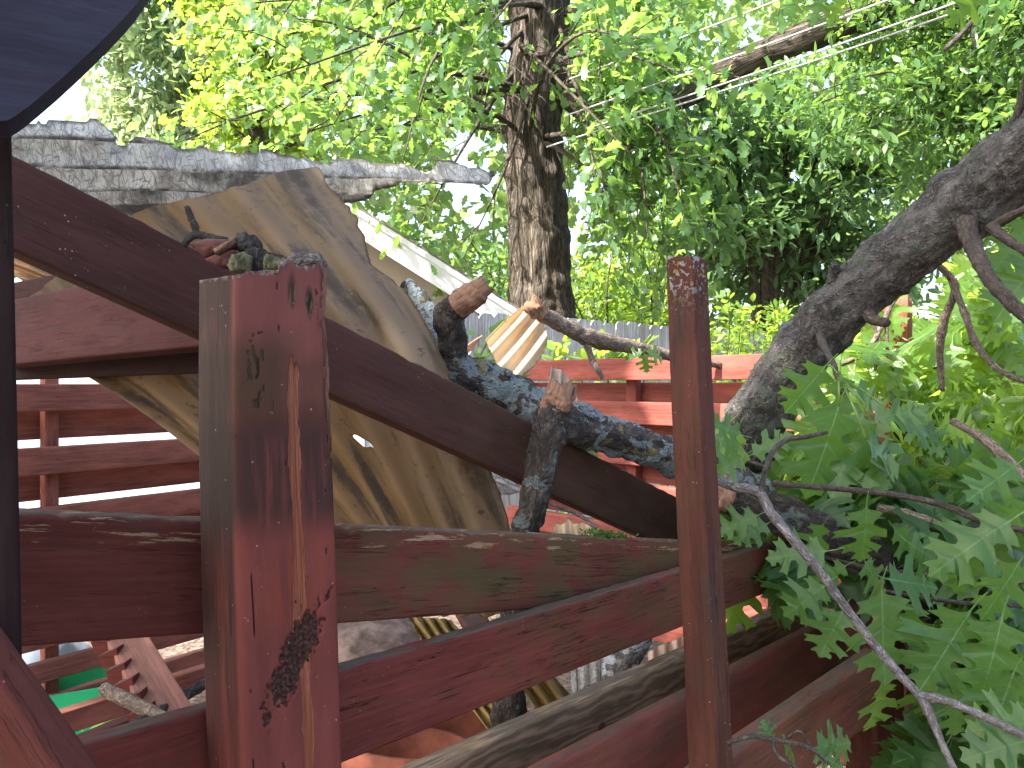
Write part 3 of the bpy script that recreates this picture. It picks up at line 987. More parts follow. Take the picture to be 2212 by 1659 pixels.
sp = [(1500 + i * 9 + r.uniform(-6, 6), 655 + r.uniform(0, 1) ** 1.2 * 90, 6.2 + r.uniform(-.3, .3), 860, r.uniform(-25, 25)) for i in range(26)]
sprigs('fence_shrub', 'spindly light green shrub with tiny leaves right of the baluster, along the fence', sp, 41, L_BR, (.045, .075))
sp = [(1190 + i * 24 + r.uniform(-6, 6), 730 + r.uniform(0, 1) * 45, 4.9 + r.uniform(-.2, .2), 850, r.uniform(-15, 15)) for i in range(9)]
sp[1:] = [(x, y, 4.9, 850, s_) for x, y, d, y1, s_ in sp[1:]]
sprigs('climbing_weed', 'leafy weed below the thin broken branch, in front of the picket fence', sp, 42, L_BR, (.08, .13), 7, 'weed')
sp = [(1060 + i * 14 + r.uniform(-6, 6), 735 + r.uniform(0, 1) * 25, 3.0 + r.uniform(-.1, .1), 860, r.uniform(-10, 10)) for i in range(4)]
sprigs('green_weed', 'green weed left of the cream sheet scrap above the lichened branch', sp, 43, L_MID, (.06, .09), 8, 'weed')
sp = [(1180 + i * 26 + r.uniform(-8, 8), 805 + r.uniform(0, 1) * 45, 3.9 + r.uniform(-.2, .2), 1180, r.uniform(-15, 15)) for i in range(24)]
sprigs('low_hedge', 'low green shrub showing in the gap under the top sunlit rail', sp, 44, L_MID, (.05, .08), 14, 'shrub')
# power lines
wire = plain('wire', (.34, .34, .36), .5, .1)
for lab, (x0, y0, x1, y1) in (('topmost pale power line crossing the trees at upper right', (1350, 125, 1680, -5)), ('second power line from the top, longest of the pale wires', (1340, 205, 2050, -50)),
                      ('third power line from the top, passing under the leaning trunk', (1390, 232, 2120, -10)), ('lowest pale power line, running just behind the evergreen top', (1300, 272, 2220, -20))):
    o = MB().add(tube_g([(P(x0 - 120, y0 + 46, 7.0), .0075), (P((x0 + x1) / 2, (y0 + y1) / 2 + 5, 6.2), .0075), (P(x1 + 300, y1 - 112, 5.4), .0075)], 40, 6)).build('power_line', wire)
    tag(o, lab, 'power line', 'power lines over the garden')
print('leaves', tot)
# ================================================================ red-painted wood
def W_(seed, **kw):
    b = kw.get('base', RED); kw['base'] = (b[0], b[1] * .78, b[2] * .66)
    return paint_wood('red_paint_%s' % str(seed).replace('.', '_'), seed=seed, **kw)

# ---- far left railing (seen through the opening, left)
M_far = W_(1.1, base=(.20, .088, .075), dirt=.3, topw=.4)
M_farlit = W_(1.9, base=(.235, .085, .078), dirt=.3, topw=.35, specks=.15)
flr = thing('railing', 'red slatted railing in shade on the far left, below the roof beam' , 'railing', (P(250, 829, 2.7).x, P(250, 829, 2.7).y, 0))
fa, fb = P(-160, 829.5, 2.25), P(640, 829.5, 3.32)
fdir = (fb - fa).normalized(); fnn = Vector((-fdir.y, fdir.x, 0))
def rail3(root, a, b, ztop, h, off, nrm, mat, th=.036, name='rail', seed=0.0):
    A = a + nrm * off; B = b + nrm * off
    g = plank_g(Vector((A.x, A.y, ztop)), Vector((B.x, B.y, ztop)), Vector((A.x, A.y, ztop - h)), Vector((B.x, B.y, ztop - h)), th, seg=40, seed=seed, warp=.003)
    return MB().add(g).build(name, mat, root)
zz = EYE
for i, (zt, off, hh_) in enumerate(((.0, 0, .089), (-.075, .125, .112), (-.206, 0, .089), (-.275, .125, .118), (-.402, 0, .089), (-.47, .125, .11), (-.585, 0, .089), (-.66, .125, .1), (-.77, 0, .089), (-.905, 0, .066), (-1.03, .02, .08))):
    rail3(flr, fa, fb, zz + zt, hh_, off, fnn, M_far, seed=i)
for x in (110, 470):
    k = (x + 160) / 800.0
    c = fa.lerp(fb, .262 if x == 110 else .8) + fnn * .06
    g = plank_g(c + Vector((0, 0, zz + .12 - c.z)), Vector((c.x, c.y, 0)), c + fdir * .045 + Vector((0, 0, zz + .12 - c.z)), Vector((c.x, c.y, 0)) + fdir * .045, .04, seg=30)
    MB().add(g).build('post', M_far, flr)

# ---- far right railing (sunlit)
frr = thing('railing', 'sunlit red slatted railing behind the lichened branch, at centre right' , 'railing', (P(1440, 829, 2.86).x, 2.86, 0))
ga, gb = P(1095, 829.5, 3.56), P(1860, 829.5, 2.42)
gdir = (gb - ga).normalized(); gnn = Vector((-gdir.y, gdir.x, 0))
ztops = [(.104, 0), (.006, .10), (-.07, 0), (-.155, .10), (-.232, 0), (-.310, .10), (-.392, 0), (-.48, .1), (-.56, 0), (-.64, .1), (-.73, 0), (-.82, .1), (-.90, 0)]
for i, (zt, off) in enumerate(ztops):
    rail3(frr, ga, gb, zz + zt, .089, off, gnn, M_farlit, seed=20 + i)
for k in (.015, .40):
    c = ga.lerp(gb, k) + gnn * .055
    g = plank_g(Vector((c.x, c.y, zz + .05)), Vector((c.x, c.y, 0)), Vector((c.x, c.y, zz + .05)) + gdir * .05, Vector((c.x, c.y, 0)) + gdir * .05, .04, seg=30)
    MB().add(g).build('post', M_farlit, frr)

def post_px(name, label, xl, xr, yt, d, th, mat, cat='post', jag=.02, lean=0.0, seed=0.0, dr=None, ybot=None, group='broken railing posts at right'):
    dr = dr or d
    a0, b0 = P(xl, yt, d), P(xr, yt, dr)
    zb = 0.0
    a1 = Vector((a0.x + lean, a0.y, zb)); b1 = Vector((b0.x + lean, b0.y, zb))
    o = MB().add(plank_g(a0, a1, b0, b1, th, seg=60, jag0=jag, seed=seed, warp=.003)).build(name, mat)
    return tag(o, label, cat, group)
post_px('railing_post', 'sunlit red post behind the leaning limb, taller of two among the oak leaves', 1893, 1962, 648, 2.35, .085, M_farlit, jag=.012, seed=2, dr=2.3)
post_px('broken_post', 'red post with splintered brown top among the sunlit oak leaves', 1868, 1928, 838, 2.05, .08, M_farlit, jag=.05, lean=.05, seed=4, dr=2.0)
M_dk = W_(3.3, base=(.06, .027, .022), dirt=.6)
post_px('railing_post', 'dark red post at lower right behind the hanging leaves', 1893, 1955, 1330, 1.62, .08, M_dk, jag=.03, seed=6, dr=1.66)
# sunlit pieces at lower right
o = plank('fallen_rail', (1850, 1488, 2.5), (2260, 1540, 2.7), (2260, 1590, 2.7), (1850, 1540, 2.5), .04, M_farlit); tag(o, 'fallen sunlit red rail low at right, behind the dark post', 'board', 'fallen sunlit rails')
o = plank('fallen_rail', (1800, 1600, 2.2), (2260, 1618, 2.4), (2260, 1668, 2.4), (1800, 1655, 2.2), .04, M_farlit, seed=3); tag(o, 'lowest sunlit red rail at the bottom right corner', 'board', 'fallen sunlit rails')
o = plank('fallen_rail', (1500, 1350, 2.25), (1760, 1290, 2.05), (1760, 1345, 2.05), (1500, 1405, 2.25), .04, M_farlit, seed=5); tag(o, 'sunlit red board seen in the gap right of the thin baluster', 'board', 'fallen sunlit rails')

# ---- diagonal fallen beam behind the near post
M_beam = W_(5.2, base=(.052, .028, .028), dirt=.35, specks=.9, algae=.25, ax=(.55, .9), cracks=.2, topw=.5)
def idep(x, x0, d0, x1, d1):
    k = (x - x0) / (x1 - x0)
    return 1 / (1 / d0 + (1 / d1 - 1 / d0) * k)
def DD(x): return idep(x, 35, .80, 1150, 1.33)
def top_y(x): return 340 + (x - 30) * (1092 - 340) / (1480 - 30) if x > 500 else 340 + (x - 30) * .522
a0, a1 = P(-60, 288, DD(-60)), P(1700, 1196, DD(1700))
b0, b1 = P(-60, 500, DD(-60)), P(1700, 1300, DD(1700))
o = MB().add(plank_g(a0, a1, b0, b1, .038, seg=150, chip=.004, seed=3, warp=.002)).build('diagonal_beam', M_beam)
tag(o, 'long dark red beam fallen diagonally behind the thick near post', 'beam')

# ---- roof beam seen edge-on behind, left
M_e = W_(6.1, base=(.060, .026, .030), dirt=.35, topw=.3, specks=.2)
M_e2 = W_(6.7, base=(.05, .022, .022), dirt=.3)
o = plank('roof_beam', (-60, 668, 1.55), (520, 535, 1.06), (520, 740, 1.06), (-60, 796, 1.55), .075, M_e, warp=.001); tag(o, 'level dull red roof beam left of the thick near post, under the diagonal beam', 'beam')
o = plank('roof_joist', (-60, 628, 1.85), (330, 548, 1.5), (330, 610, 1.5), (-60, 690, 1.85), .04, M_e2); tag(o, 'thin dull red joist tucked above the level roof beam at far left', 'joist')

o = plank('beam_shade_strip', (-60, 798, 1.72), (520, 738, 1.22), (520, 802, 1.22), (-60, 824, 1.72), .03, W_(6.9, base=(.022, .012, .014), dirt=.4)); tag(o, 'dark batten running along the underside of the level roof beam', 'batten')  # dark strip added in place of the beam's shaded underside

# ---- near rails
dB = lambda x: dn(x, .074)
dA = lambda x: dn(x, .104)
def nrail(name, label, mat, tx0, ty0, tx1, ty1, bx0, by0, bx1, by1, dep, th=.036, cat='rail', **kw):
    ex = kw.pop('extra', None)
    o = MB().add(plank_g(P(tx0, ty0, dep(tx0)), P(tx1, ty1, dep(tx1)), P(bx0, by0, dep(bx0)), P(bx1, by1, dep(bx1)), th, **kw)).build(name, mat)
    return tag(o, label, cat, 'rails and boards of the near broken railing')
M_A = W_(7.3, base=(.095, .034, .032), algae=.7, ax=(.30, .62), bare=.75, dirt=.3, cracks=.7, topw=1.0, specks=.2)
toprail = nrail('top_rail', 'uppermost near rail with torn bare wood and moss along its top edge', M_A, -60, 1101, 1640, 1176, -60, 1407, 1640, 1281, dA, chip=.005, seed=7, seg=150)
MOSS = leafmat('moss', (.03, .07, .01), (.06, .11, .015), (.1, .2, .02), .3, .7, vs=0, bumpy=False)
r = np.random.default_rng(61)
mp_ = []
for _ in range(420):
    x = 1325 + r.uniform(-1, 1) * r.uniform(0, 1) * 60; d_ = dn(x, .104) + r.uniform(.002, .034)
    t_ = (x + 60) / 1700
    p_ = P(x, 1101 + 75 * t_, dn(x, .104))
    mp_.append((p_.x + .67 * 0 - (d_ - p_.y) * .6, p_.y + (d_ - p_.y) * .7, p_.z + r.uniform(-.003, .005)))
mp_ = np.array(mp_)
leaves('moss', T_OVAL, mp_, r.normal(0, .6, mp_.shape) + [0, -.2, .6], r.normal(0, 1, mp_.shape), r.uniform(.004, .009, len(mp_)), MOSS, toprail, width=1.2)
M_B = W_(8.6, base=(.112, .036, .035), algae=.45, ax=(.52, .8), cracks=.9, dirt=.3, topw=1.0)
nrail('middle_rail', 'sloping near rail with black cracks, passing in front of the top rail', M_B, 120, 1628, 1730, 1156, 120, 1900, 1730, 1252, dB, th=.022, chip=.002, seed=9, seg=150)
M_W = bare_wood('weathered_bare_wood', 2.0, a=(.09, .056, .032), b=(.27, .185, .115), knots=((.44, .052), (.19, .03)))
dW = lambda x: dn(x, .26) * .96
nrail('bare_board', 'unpainted weathered brown board with a dark knot between two red rails', M_W, 880, 1683, 1740, 1298, 880, 1860, 1740, 1400, dW, seed=11, seg=120)
M_C = W_(9.4, base=(.150, .052, .050), algae=.3, ax=(.0, .5), topw=.7, dirt=.35, cracks=.2)
nrail('lower_rail', 'smooth red rail directly below the unpainted board', M_C, 1080, 1712, 1880, 1295, 1080, 1980, 1880, 1408, lambda x: dn(x, .12) * .97, th=.026, seed=13, seg=120, r=.007)
M_D = W_(10.2, base=(.115, .052, .044), algae=.3, ax=(.0, .4), dirt=.5, topw=.9, specks=1.0)
nrail('bottom_rail', 'lowest near rail with pale lichen crust on its top edge, lower right', M_D, 1480, 1702, 1905, 1408, 1480, 1900, 1905, 1545, lambda x: idep(x, 1540, 1.12, 1890, 1.42), seed=15, seg=90, r=.006)
# back boards lower (behind)
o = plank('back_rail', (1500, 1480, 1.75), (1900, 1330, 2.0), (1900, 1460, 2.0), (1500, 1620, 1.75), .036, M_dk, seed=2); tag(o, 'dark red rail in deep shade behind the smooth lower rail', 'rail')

# ---- left post + brace, leaning board
M_L = W_(12.1, base=(.016, .011, .013), dirt=.3, topw=.2, specks=.3)
lp = thing('corner_post', 'dark corner post with curved brace at the left edge', 'post', P(-20, 1659, .5))
a0, a1 = P(-261, 100, .464), P(-231, 2300, .464)
b0, b1 = P(20, 100, .50), P(64, 2300, .50)
MB().add(plank_g(a0, a1, b0, b1, .06, seg=80, r=.003, away=Vector((-.55, .84, 0)))).build('post', M_L, lp)
oc = [(-160, -80), (345, -60), (306, -4), (284, 22), (252, 56), (212, 96), (170, 136), (126, 176), (86, 210), (58, 233), (34, 250), (16, 260), (-160, 272)]
M_Br = W_(12.8, base=(.024, .030, .058), dirt=.1, topw=.1, specks=.05, cracks=.0)
MB().add(prism_g(oc, .452, .036, nrm=(-.53, .85, 0), ref=150)).build('brace', M_Br, lp, smooth=False)
M_Lb = W_(13.5, base=(.085, .032, .030), dirt=.3, cracks=.4)
o = MB().add(plank_g(P(-100, 1330, .42), P(310, 1905, .44), P(-300, 1425, .42), P(95, 2025, .44), .026, seg=60)).build('leaning_board', M_Lb)
tag(o, 'red board leaning steeply in the bottom left corner', 'board')

# ---- baluster
M_H = W_(14.2, base=(.066, .030, .028), dirt=.75, specks=.8, algae=.12, ax=(.12, .3), cracks=.5, lich=.11)
a0, a1 = P(1436, 556, .985), P(1515, 2200, .985)
b0, b1 = P(1494, 556, .955), P(1582, 2200, .955)
o = MB().add(plank_g(a0, a1, b0, b1, .036, seg=200, r=.003, jag0=.004, chip=0, warp=.0025, seed=17, away=Vector((.4, 1, 0)))).build('baluster', M_H)
tag(o, 'thin upright red baluster with lichened top, right of centre', 'baluster')

# ---- thick near post
M = Mat('near_post_paint')
x, y, z = M.sep(M.co)
c = M.co
low = M.noise(M.map(c, (4, 9, 14)), 2.0, 5)
streak = M.noise(M.map(c, (6, 60, 95)), 1.5, 6, .65)
fine = M.noise(M.map(c, (60, 240, 260)), 1.5, 3, .7)
wig = M.math('SUBTRACT', M.noise(M.map(c, (14, 0, 0)), 1.0, 4), .5)
topz = M.inv(M.step(addm(M, x, M.mul(M.noise(c, 30, 4), .02)), .118, .135))
red_lo = M.mix(M.step(low, .3, .7), (.088, .024, .020), (.132, .036, .030))
red_hi = M.mix(M.step(low, .3, .7), (.110, .036, .031), (.146, .050, .043))
col = M.mix(topz, red_lo, red_hi)
col = M.mix(M.mul(M.step(streak, .45, .7), M.mul(.55, M.band(x, .13, .30, .03))), col, (.17, .036, .016))
dk = M.mul(M.band(x, .122, .215, .02), M.step(addm(M, streak, M.mul(low, .4)), .42, .75))
dk = M.mx(dk, M.mul(M.band(x, .122, .145, .008), .8))
col = M.mix(M.mul(dk, .85), col, (.022, .014, .012))
# green algae: lower part of the pale zone and the left arris
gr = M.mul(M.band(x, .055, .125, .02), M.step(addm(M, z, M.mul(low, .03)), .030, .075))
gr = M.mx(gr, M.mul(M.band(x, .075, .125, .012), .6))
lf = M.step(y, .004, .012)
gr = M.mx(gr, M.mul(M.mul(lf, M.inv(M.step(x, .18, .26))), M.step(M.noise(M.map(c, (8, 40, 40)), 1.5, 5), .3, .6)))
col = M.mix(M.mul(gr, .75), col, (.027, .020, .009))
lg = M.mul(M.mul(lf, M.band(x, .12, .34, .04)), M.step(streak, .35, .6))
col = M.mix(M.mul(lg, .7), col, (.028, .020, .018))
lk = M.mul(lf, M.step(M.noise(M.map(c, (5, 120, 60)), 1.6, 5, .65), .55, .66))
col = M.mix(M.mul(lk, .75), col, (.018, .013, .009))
col = M.mix(M.mul(lf, M.mul(M.step(M.noise(M.map(c, (4, 30, 30)), 1.5, 4), .25, .55), .62)), col, (.020, .012, .010))  # left face darkened further to offset its brighter light, on top of staining
# knots near the top
for (kx, kz, w) in ((.028, .021, 1.0), (.018, .038, .8)):
    dx = M.math('SUBTRACT', x, kx); dz = M.math('SUBTRACT', z, kz)
    q = addm(M, M.mul(M.mul(dx, dx), 4200), M.mul(M.mul(dz, dz), 42000))
    q = addm(M, q, M.mul(M.noise(c, 120, 3), .6))
    col = M.mix(M.mul(M.inv(M.step(q, .3, 1.6)), w), col, M.mix(M.step(M.noise(M.map(c, (60, 300, 300)), 1.2, 4), .5, .62), (.008, .010, .006), (.06, .06, .025)))
# split bare-wood scar, scraped patch, lost flakes: carved into the mesh, read back here
ma = M.nd('ShaderNodeAttribute'); ma.attribute_name = 'msk'
mk = M.sep(ma.outputs['Vector'])
sc = M.step(mk[0], .35, .6)
fib = M.noise(M.map(c, (5, 200, 420)), 1.5, 5, .6)
scc = M.mix(M.step(fib, .3, .7), (.085, .022, .014), (.24, .10, .06))
scc = M.mix(M.mul(M.step(x, .12, .2), .25), scc, (.2, .045, .02))
lip = M.band(mk[0], .25, .6, .1)
scc = M.mix(M.mul(lip, .6), scc, (.28, .15, .09))
col = M.mix(sc, col, scc)
scr = M.step(addm(M, mk[1], M.mul(M.math('SUBTRACT', M.noise(M.map(c, (1, 1, 2)), 150, 6, .75), .5), 2.2)), .30, .62)
col = M.mix(M.mul(scr, .9), col, M.mix(M.step(M.noise(M.map(c, (1, 1, 1)), 300, 4), .4, .7), (.010, .007, .006), (.065, .034, .028)))
crz = M.step(mk[2], .4, .6)
woody = M.mix(M.step(streak, .4, .65), (.026, .012, .008), (.13, .055, .035))
col = M.mix(crz, col, M.mix(M.step(z, .05, .06), woody, M.mix(M.step(streak, .4, .65), (.016, .012, .007), (.065, .048, .022))))
# right arris: rough broken fibres
ra_ = M.mul(M.inv(M.step(addm(M, z, M.mul(M.noise(M.map(c, (25, 60, 60)), 1, 5), .012)), .009, .0125)), M.inv(M.step(x, .10, .15)))
col = M.mix(M.mul(ra_, .85), col, M.mix(fib, (.06, .03, .024), (.26, .14, .10)))
# crack line low left
ck = M.mul(M.inv(M.step(M.math('ABSOLUTE', M.math('SUBTRACT', z, addm(M, .0845, M.mul(wig, .003)))), .0003, .0009)), M.band(x, .255, .305, .004))
col = M.mix(ck, col, (.006, .004, .004))
v = M.vor(c, 150); sp = M.mul(M.inv(M.step(v, .08, .18)), M.step(M.noise(c, 70, 2), .57, .65))
col = M.mix(M.mul(sp, .5), col, (.36, .33, .28))
tp = M.step(M.nz(), .5, .9)
tp = M.mx(tp, M.inv(M.step(addm(M, x, M.mul(M.noise(c, 120, 4), .012)), .005, .009)))
col = M.mix(M.mul(tp, .85), col, M.mix(M.step(M.noise(c, 150, 5), .4, .65), (.02, .018, .017), (.20, .165, .14)))
h = addm(M, M.mul(streak, .5), M.mul(fine, .35))
h = M.math('SUBTRACT', h, M.mul(sc, 1.6)); h = M.math('SUBTRACT', h, M.mul(scr, M.mul(M.noise(c, 260, 4), 2.0)))
h = M.math('SUBTRACT', h, M.mul(crz, 2.0)); h = addm(M, h, M.mul(M.mul(fib, sc), 1.2)); h = M.math('SUBTRACT', h, M.mul(ck, 3)); h = addm(M, h, M.mul(M.mul(fib, ra_), 1.5))
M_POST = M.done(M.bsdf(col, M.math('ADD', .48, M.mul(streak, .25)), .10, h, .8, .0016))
pa0, pa1 = P(512, 592, .62), P(573, 2400, .62)
pb0, pb1 = P(709, 578, .685), P(766, 2400, .685)
LP = ((pa1 + pb1) - (pa0 + pb0)).length / 2
ss = [k / 400 * .47 / LP for k in range(400)] + [(.47 + (LP - .47) * k / 40) / LP for k in range(41)]
pv, pfc, pt = plank_g(pa0, pa1, pb0, pb1, .066, ss=ss, m=64, r=.0045, warp=.0010, seed=23, away=Vector((-.735, .678, 0)))
pn = ((pb0 - pa0).cross(pa1 - pa0)).normalized()
if pn.dot(pa0 - Vector((0, 0, EYE))) < 0: pn = -pn          # into the wood
def n1(*a): return noise.noise(Vector(a))
def sst(v, lo, hi):
    t = min(1, max(0, (v - lo) / (hi - lo))); return t * t * (3 - 2 * t)
msk = []
for i, (x_, y_, z_) in enumerate(pt):
    s = f = k = 0.0
    if x_ < .47 and y_ < .012:
        if y_ < .003:
            zc = .0385 + .0045 * n1(x_ * 9, 1, 2) + .0015 * n1(x_ * 40, 4, 2)
            w = .0052 + .0045 * sst(x_, .26, .30) * (1 - sst(x_, .31, .345)) + .0022 * n1(x_ * 22, 7, 1) + .0012 * n1(x_ * 120, z_ * 300, 1)
            w *= sst(x_, .068 + .02 * n1(z_ * 260, 3, 3), .085)
            s = 1 - sst(abs(z_ - zc) - w, -.0016, .0014) if w > .0008 else 0
            dx, dz = x_ - .326, z_ - .046
            l = (dx * .847 + dz * .532) / .062; a = (dz * .847 - dx * .532) / .0145
            e = l * l + a * a + .6 * n1(x_ * 40, z_ * 70, 9) + .6 * n1(x_ * 90 + z_ * 60, z_ * 240 - x_ * 150, 5) + .35 * n1(x_ * 300, z_ * 300, 4)
            f = 1 - sst(e, .25, 1.15)
            # lost paint flakes left of the front, broken along the grain
            if .05 < x_ < .115 and z_ > .060:
                k = sst(n1(x_ * 75, z_ * 260, 3) + .5 * n1(x_ * 190, z_ * 420, 6), .16, .30) * sst(z_, .062, .070) * (1 - sst(z_, .078, .084))
            k = max(k, sst(n1(x_ * 30, z_ * 300, 8) + .4 * n1(x_ * 120, z_ * 500, 2), .62, .74) * .9)
        # torn right arris
        if z_ < .010 and x_ < .16:
            k = max(k, sst(n1(x_ * 26, z_ * 60, 4) + .5 * n1(x_ * 90, z_ * 240, 8) + .12, .10, .3) * (1 - sst(z_, .005, .010)))
        d_ = .0028 * s * (1 + .5 * n1(x_ * 12, z_ * 900, 3)) + f * (.0012 + .0022 * abs(n1(x_ * 130, z_ * 260, 7)) + .0012 * n1(x_ * 320, z_ * 320, 2)) + .0016 * k
        pv[i] = pv[i] + pn * d_
    msk.append((s, f, k))
# splintered top: push the first rings up and down, tear the right arris
for i, t in enumerate(pt):
    if t[0] < .006:
        k = 1 - t[0] / .006
        pv[i] = pv[i] + Vector((0, 0, k * (.006 * N3((t[1], t[2], 0), 60, 3) + .004 * N3((t[1], t[2], 0), 170, 4) + .004 * (t[2] < .05))))
    if t[2] < .012 and t[1] < .03 and t[0] < .15:
        e = max(0, N3((t[0], 0, 0), 45, 8) + .5 * N3((t[0], t[1], 0), 130, 8))
        pv[i] = pv[i] + (pa0 - pb0).normalized() * (.006 * e * (1 - t[0] / .15))
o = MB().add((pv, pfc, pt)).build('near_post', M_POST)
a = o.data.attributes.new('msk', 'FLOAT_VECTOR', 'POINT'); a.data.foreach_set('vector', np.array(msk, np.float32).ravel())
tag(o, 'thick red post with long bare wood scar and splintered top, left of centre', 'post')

# debris behind the post top
CHIP = broken('splintered_wood', (.09, .05, .035), (.22, .14, .10))
PINK = W_(16.0, base=(.095, .048, .05), dirt=.3)
DKB = bark('bark_dark', (.045, .042, .04), sc=1.2)
root = thing('broken_rafter_end', 'splintered rafter end with pink paint behind the thick post top', 'broken wood', P(540, 560, .84))
def lump(out, d, th, seed, amp=.004):
    # chunky piece: outline swept back in rings with rough sides
    V, Fc, T = [], [], []
    n = len(out) * 4
    pts = []
    for i in range(len(out)):
        for k in range(4):
            a, b = out[i], out[(i + 1) % len(out)]
            pts.append((a[0] + (b[0] - a[0]) * k / 4, a[1] + (b[1] - a[1]) * k / 4))
    cx = sum(p[0] for p in pts) / n; cy = sum(p[1] for p in pts) / n
    rings = [(0.0, .0), (.55, 0.0), (.92, .002), (1.0, .006), (1.0, th * .5), (.96, th), (0, th)]
    for s, off in rings:
        for x, y in pts:
            p = P(cx + (x - cx) * s, cy + (y - cy) * s, d) + Vector((0, off, 0))
            e = amp * (N3(p, 90, seed) + .7 * N3(p, 230, seed + 2))
            p = p + Vector((e, -e * 1.5, e))
            V.append(p); T.append((p.x, p.y, p.z))
    for i in range(len(rings) - 1):
        for j in range(n):
            k = (j + 1) % n
            Fc.append((i * n + j, i * n + k, (i + 1) * n + k, (i + 1) * n + j))
    return V, Fc, T
MB().add(lump([(404, 524), (440, 513), (498, 516), (504, 530), (470, 545), (440, 556)], .83, .02, 2, .002)).build('painted_face', PINK, root)
MB().add(lump([(438, 557), (470, 546), (502, 538), (508, 556), (488, 574), (462, 574)], .82, .03, 3, .002)).build('painted_face', PINK, root)
GRW = broken('green_rotten_wood', (.045, .05, .026), (.15, .16, .09))
MB().add(lump([(486, 574), (496, 552), (520, 545), (538, 556), (536, 584), (494, 586)], .80, .03, 4)).build('rotten_wood', GRW, root)
MB().add(lump([(566, 556), (584, 550), (606, 556), (610, 580), (566, 582)], .80, .03, 5)).build('rotten_wood', GRW, root)
MB().add(lump([(518, 546), (540, 534), (566, 540), (592, 554), (580, 584), (528, 584)], .81, .03, 6)).build('charred_wood', DKB, root)
MB().add(lump([(502, 522), (508, 504), (526, 498), (546, 508), (551, 530), (536, 542), (512, 540)], .84, .03, 7, .003)).build('charred_knot', DKB, root)
MB().add(lump([(455, 540), (482, 522), (506, 514), (508, 522), (480, 538), (460, 550)], .812, .01, 8, .003)).build('splinter', CHIP, root)
MB().add(tube_g([(P(610, 578, .75), .006), (P(640, 568, .74), .008), (P(668, 560, .73), .007), (P(700, 575, .72), .005)], 30, 12, rough=.6, rs=120, seed=6)).build('lichen_crust', bark('crust', (.13, .115, .11), (.02, .017, .016), 2.0), root)
TW = bark('bark_twig_dark', (.05, .046, .04), sc=1.6, lichen=.1)
tw = MB().add(tube_g(PX((396, 530, .86, 16), (418, 508, .86, 18), (450, 512, .86, 17), (490, 520, .86, 15)), 24, 10, rough=.3, rs=90, seed=3))
tw.add(tube_g(PX((425, 508, .86, 17), (420, 485, .86, 15), (410, 465, .86, 15), (404, 446, .86, 12)), 20, 10, rough=.3, rs=90, seed=4))
tag(tw.build('forked_stick', TW), 'short dark forked stick lying against the beige sheet above the post', 'stick')
# ================================================================ corrugated sheets
S1 = fibreglass('translucent_fibreglass', (.76, .76, .74), (.88, .88, .86), (.95, .95, .93), .70, fibres=.60, ribdark=.95, mould=.85, mouldc=(.09, .085, .075), edge=.75, streak=(2, 6))
yl = [238, 300, 356, 396, 425, 449, 472, 492]
dl = [1.36, 1.40, 1.45, 1.51, 1.57, 1.63, 1.69, 1.75]
yr = [322, 366, 396, 416, 436, 453, 470, 485]
rows = []
for j in range(8):
    rows.append([(-90, yl[j], dl[j]), (400, yl[j] + (yr[j] - yl[j]) * .36, dl[j] + .22), (1130, yr[j], 2.1 + .06 * j)])
poly1 = [(-100, 275), (25, 265), (120, 257), (215, 255), (236, 276), (255, 290), (248, 305), (262, 312), (300, 292), (345, 302), (395, 318), (430, 315), (480, 322), (520, 330), (560, 322), (640, 334),
         (700, 345), (730, 340), (775, 342), (830, 352), (880, 348), (920, 372), (945, 342), (985, 350), (1076, 370), (1055, 402), (985, 397), (940, 394), (862, 396), (850, 408), (808, 412), (808, 432), (770, 437), (700, 450), (640, 520), (-100, 520)]
o = sheet('roof_sheet', rows, poly1, S1, amp=.028, nu=420, nper=18, ragged=7, seed=2)
tag(o, 'translucent grey white corrugated roof sheet with torn edge, highest at left', 'roofing sheet', 'large corrugated roof sheets')

S2 = fibreglass('tan_fibreglass', (.135, .094, .052), (.195, .142, .082), (.62, .40, .13), .46, mould=.78, ribdark=.35, greyv=(.30, .62), mouldc=(.04, .037, .034), edge=.9, seed=3, streak=(1.4, 9))
rows2 = []
T_ = [(-20, 700), (60, 630), (130, 570), (210, 512), (288, 455), (395, 422), (500, 398), (600, 372), (720, 345)]
M1 = [(300, 880), (365, 868), (450, 855), (550, 835), (630, 800), (715, 785), (800, 775), (880, 765), (985, 760)]
B_ = [(760, 1240), (830, 1290), (880, 1310), (925, 1320), (960, 1330), (1000, 1330), (1050, 1330), (1110, 1330), (1190, 1330)]
for j in range(9):
    k = j / 8
    rows2.append([T_[j] + (1.62 - .12 * k,), M1[j] + (1.46 - .13 * k,), B_[j] + (1.42,)])
poly2 = [(-60, 740), (285, 462), (330, 444), (345, 440), (430, 424), (520, 400), (600, 372), (640, 363), (688, 358), (703, 376), (712, 398), (745, 432), (772, 470), (790, 510), (806, 572),
         (812, 580), (835, 590), (862, 612), (888, 640), (905, 668), (918, 690), (938, 730), (962, 780), (985, 850), (1020, 930), (1060, 1010), (1088, 1085), (1102, 1130), (1120, 1200), (1160, 1420), (600, 1420)]
hole = [(760, 938), (778, 944), (798, 956), (806, 966), (786, 962)]
hole2 = [(808, 898), (816, 905), (822, 960), (828, 985), (818, 960), (812, 930)]
o = sheet('roof_sheet', rows2, poly2, S2, amp=.009, nu=320, nper=20, ragged=4, seed=5, holes=[hole], dent=.007)
tag(o, 'large tan corrugated sheet with black mould hanging behind the diagonal beam', 'roofing sheet', 'large corrugated roof sheets')
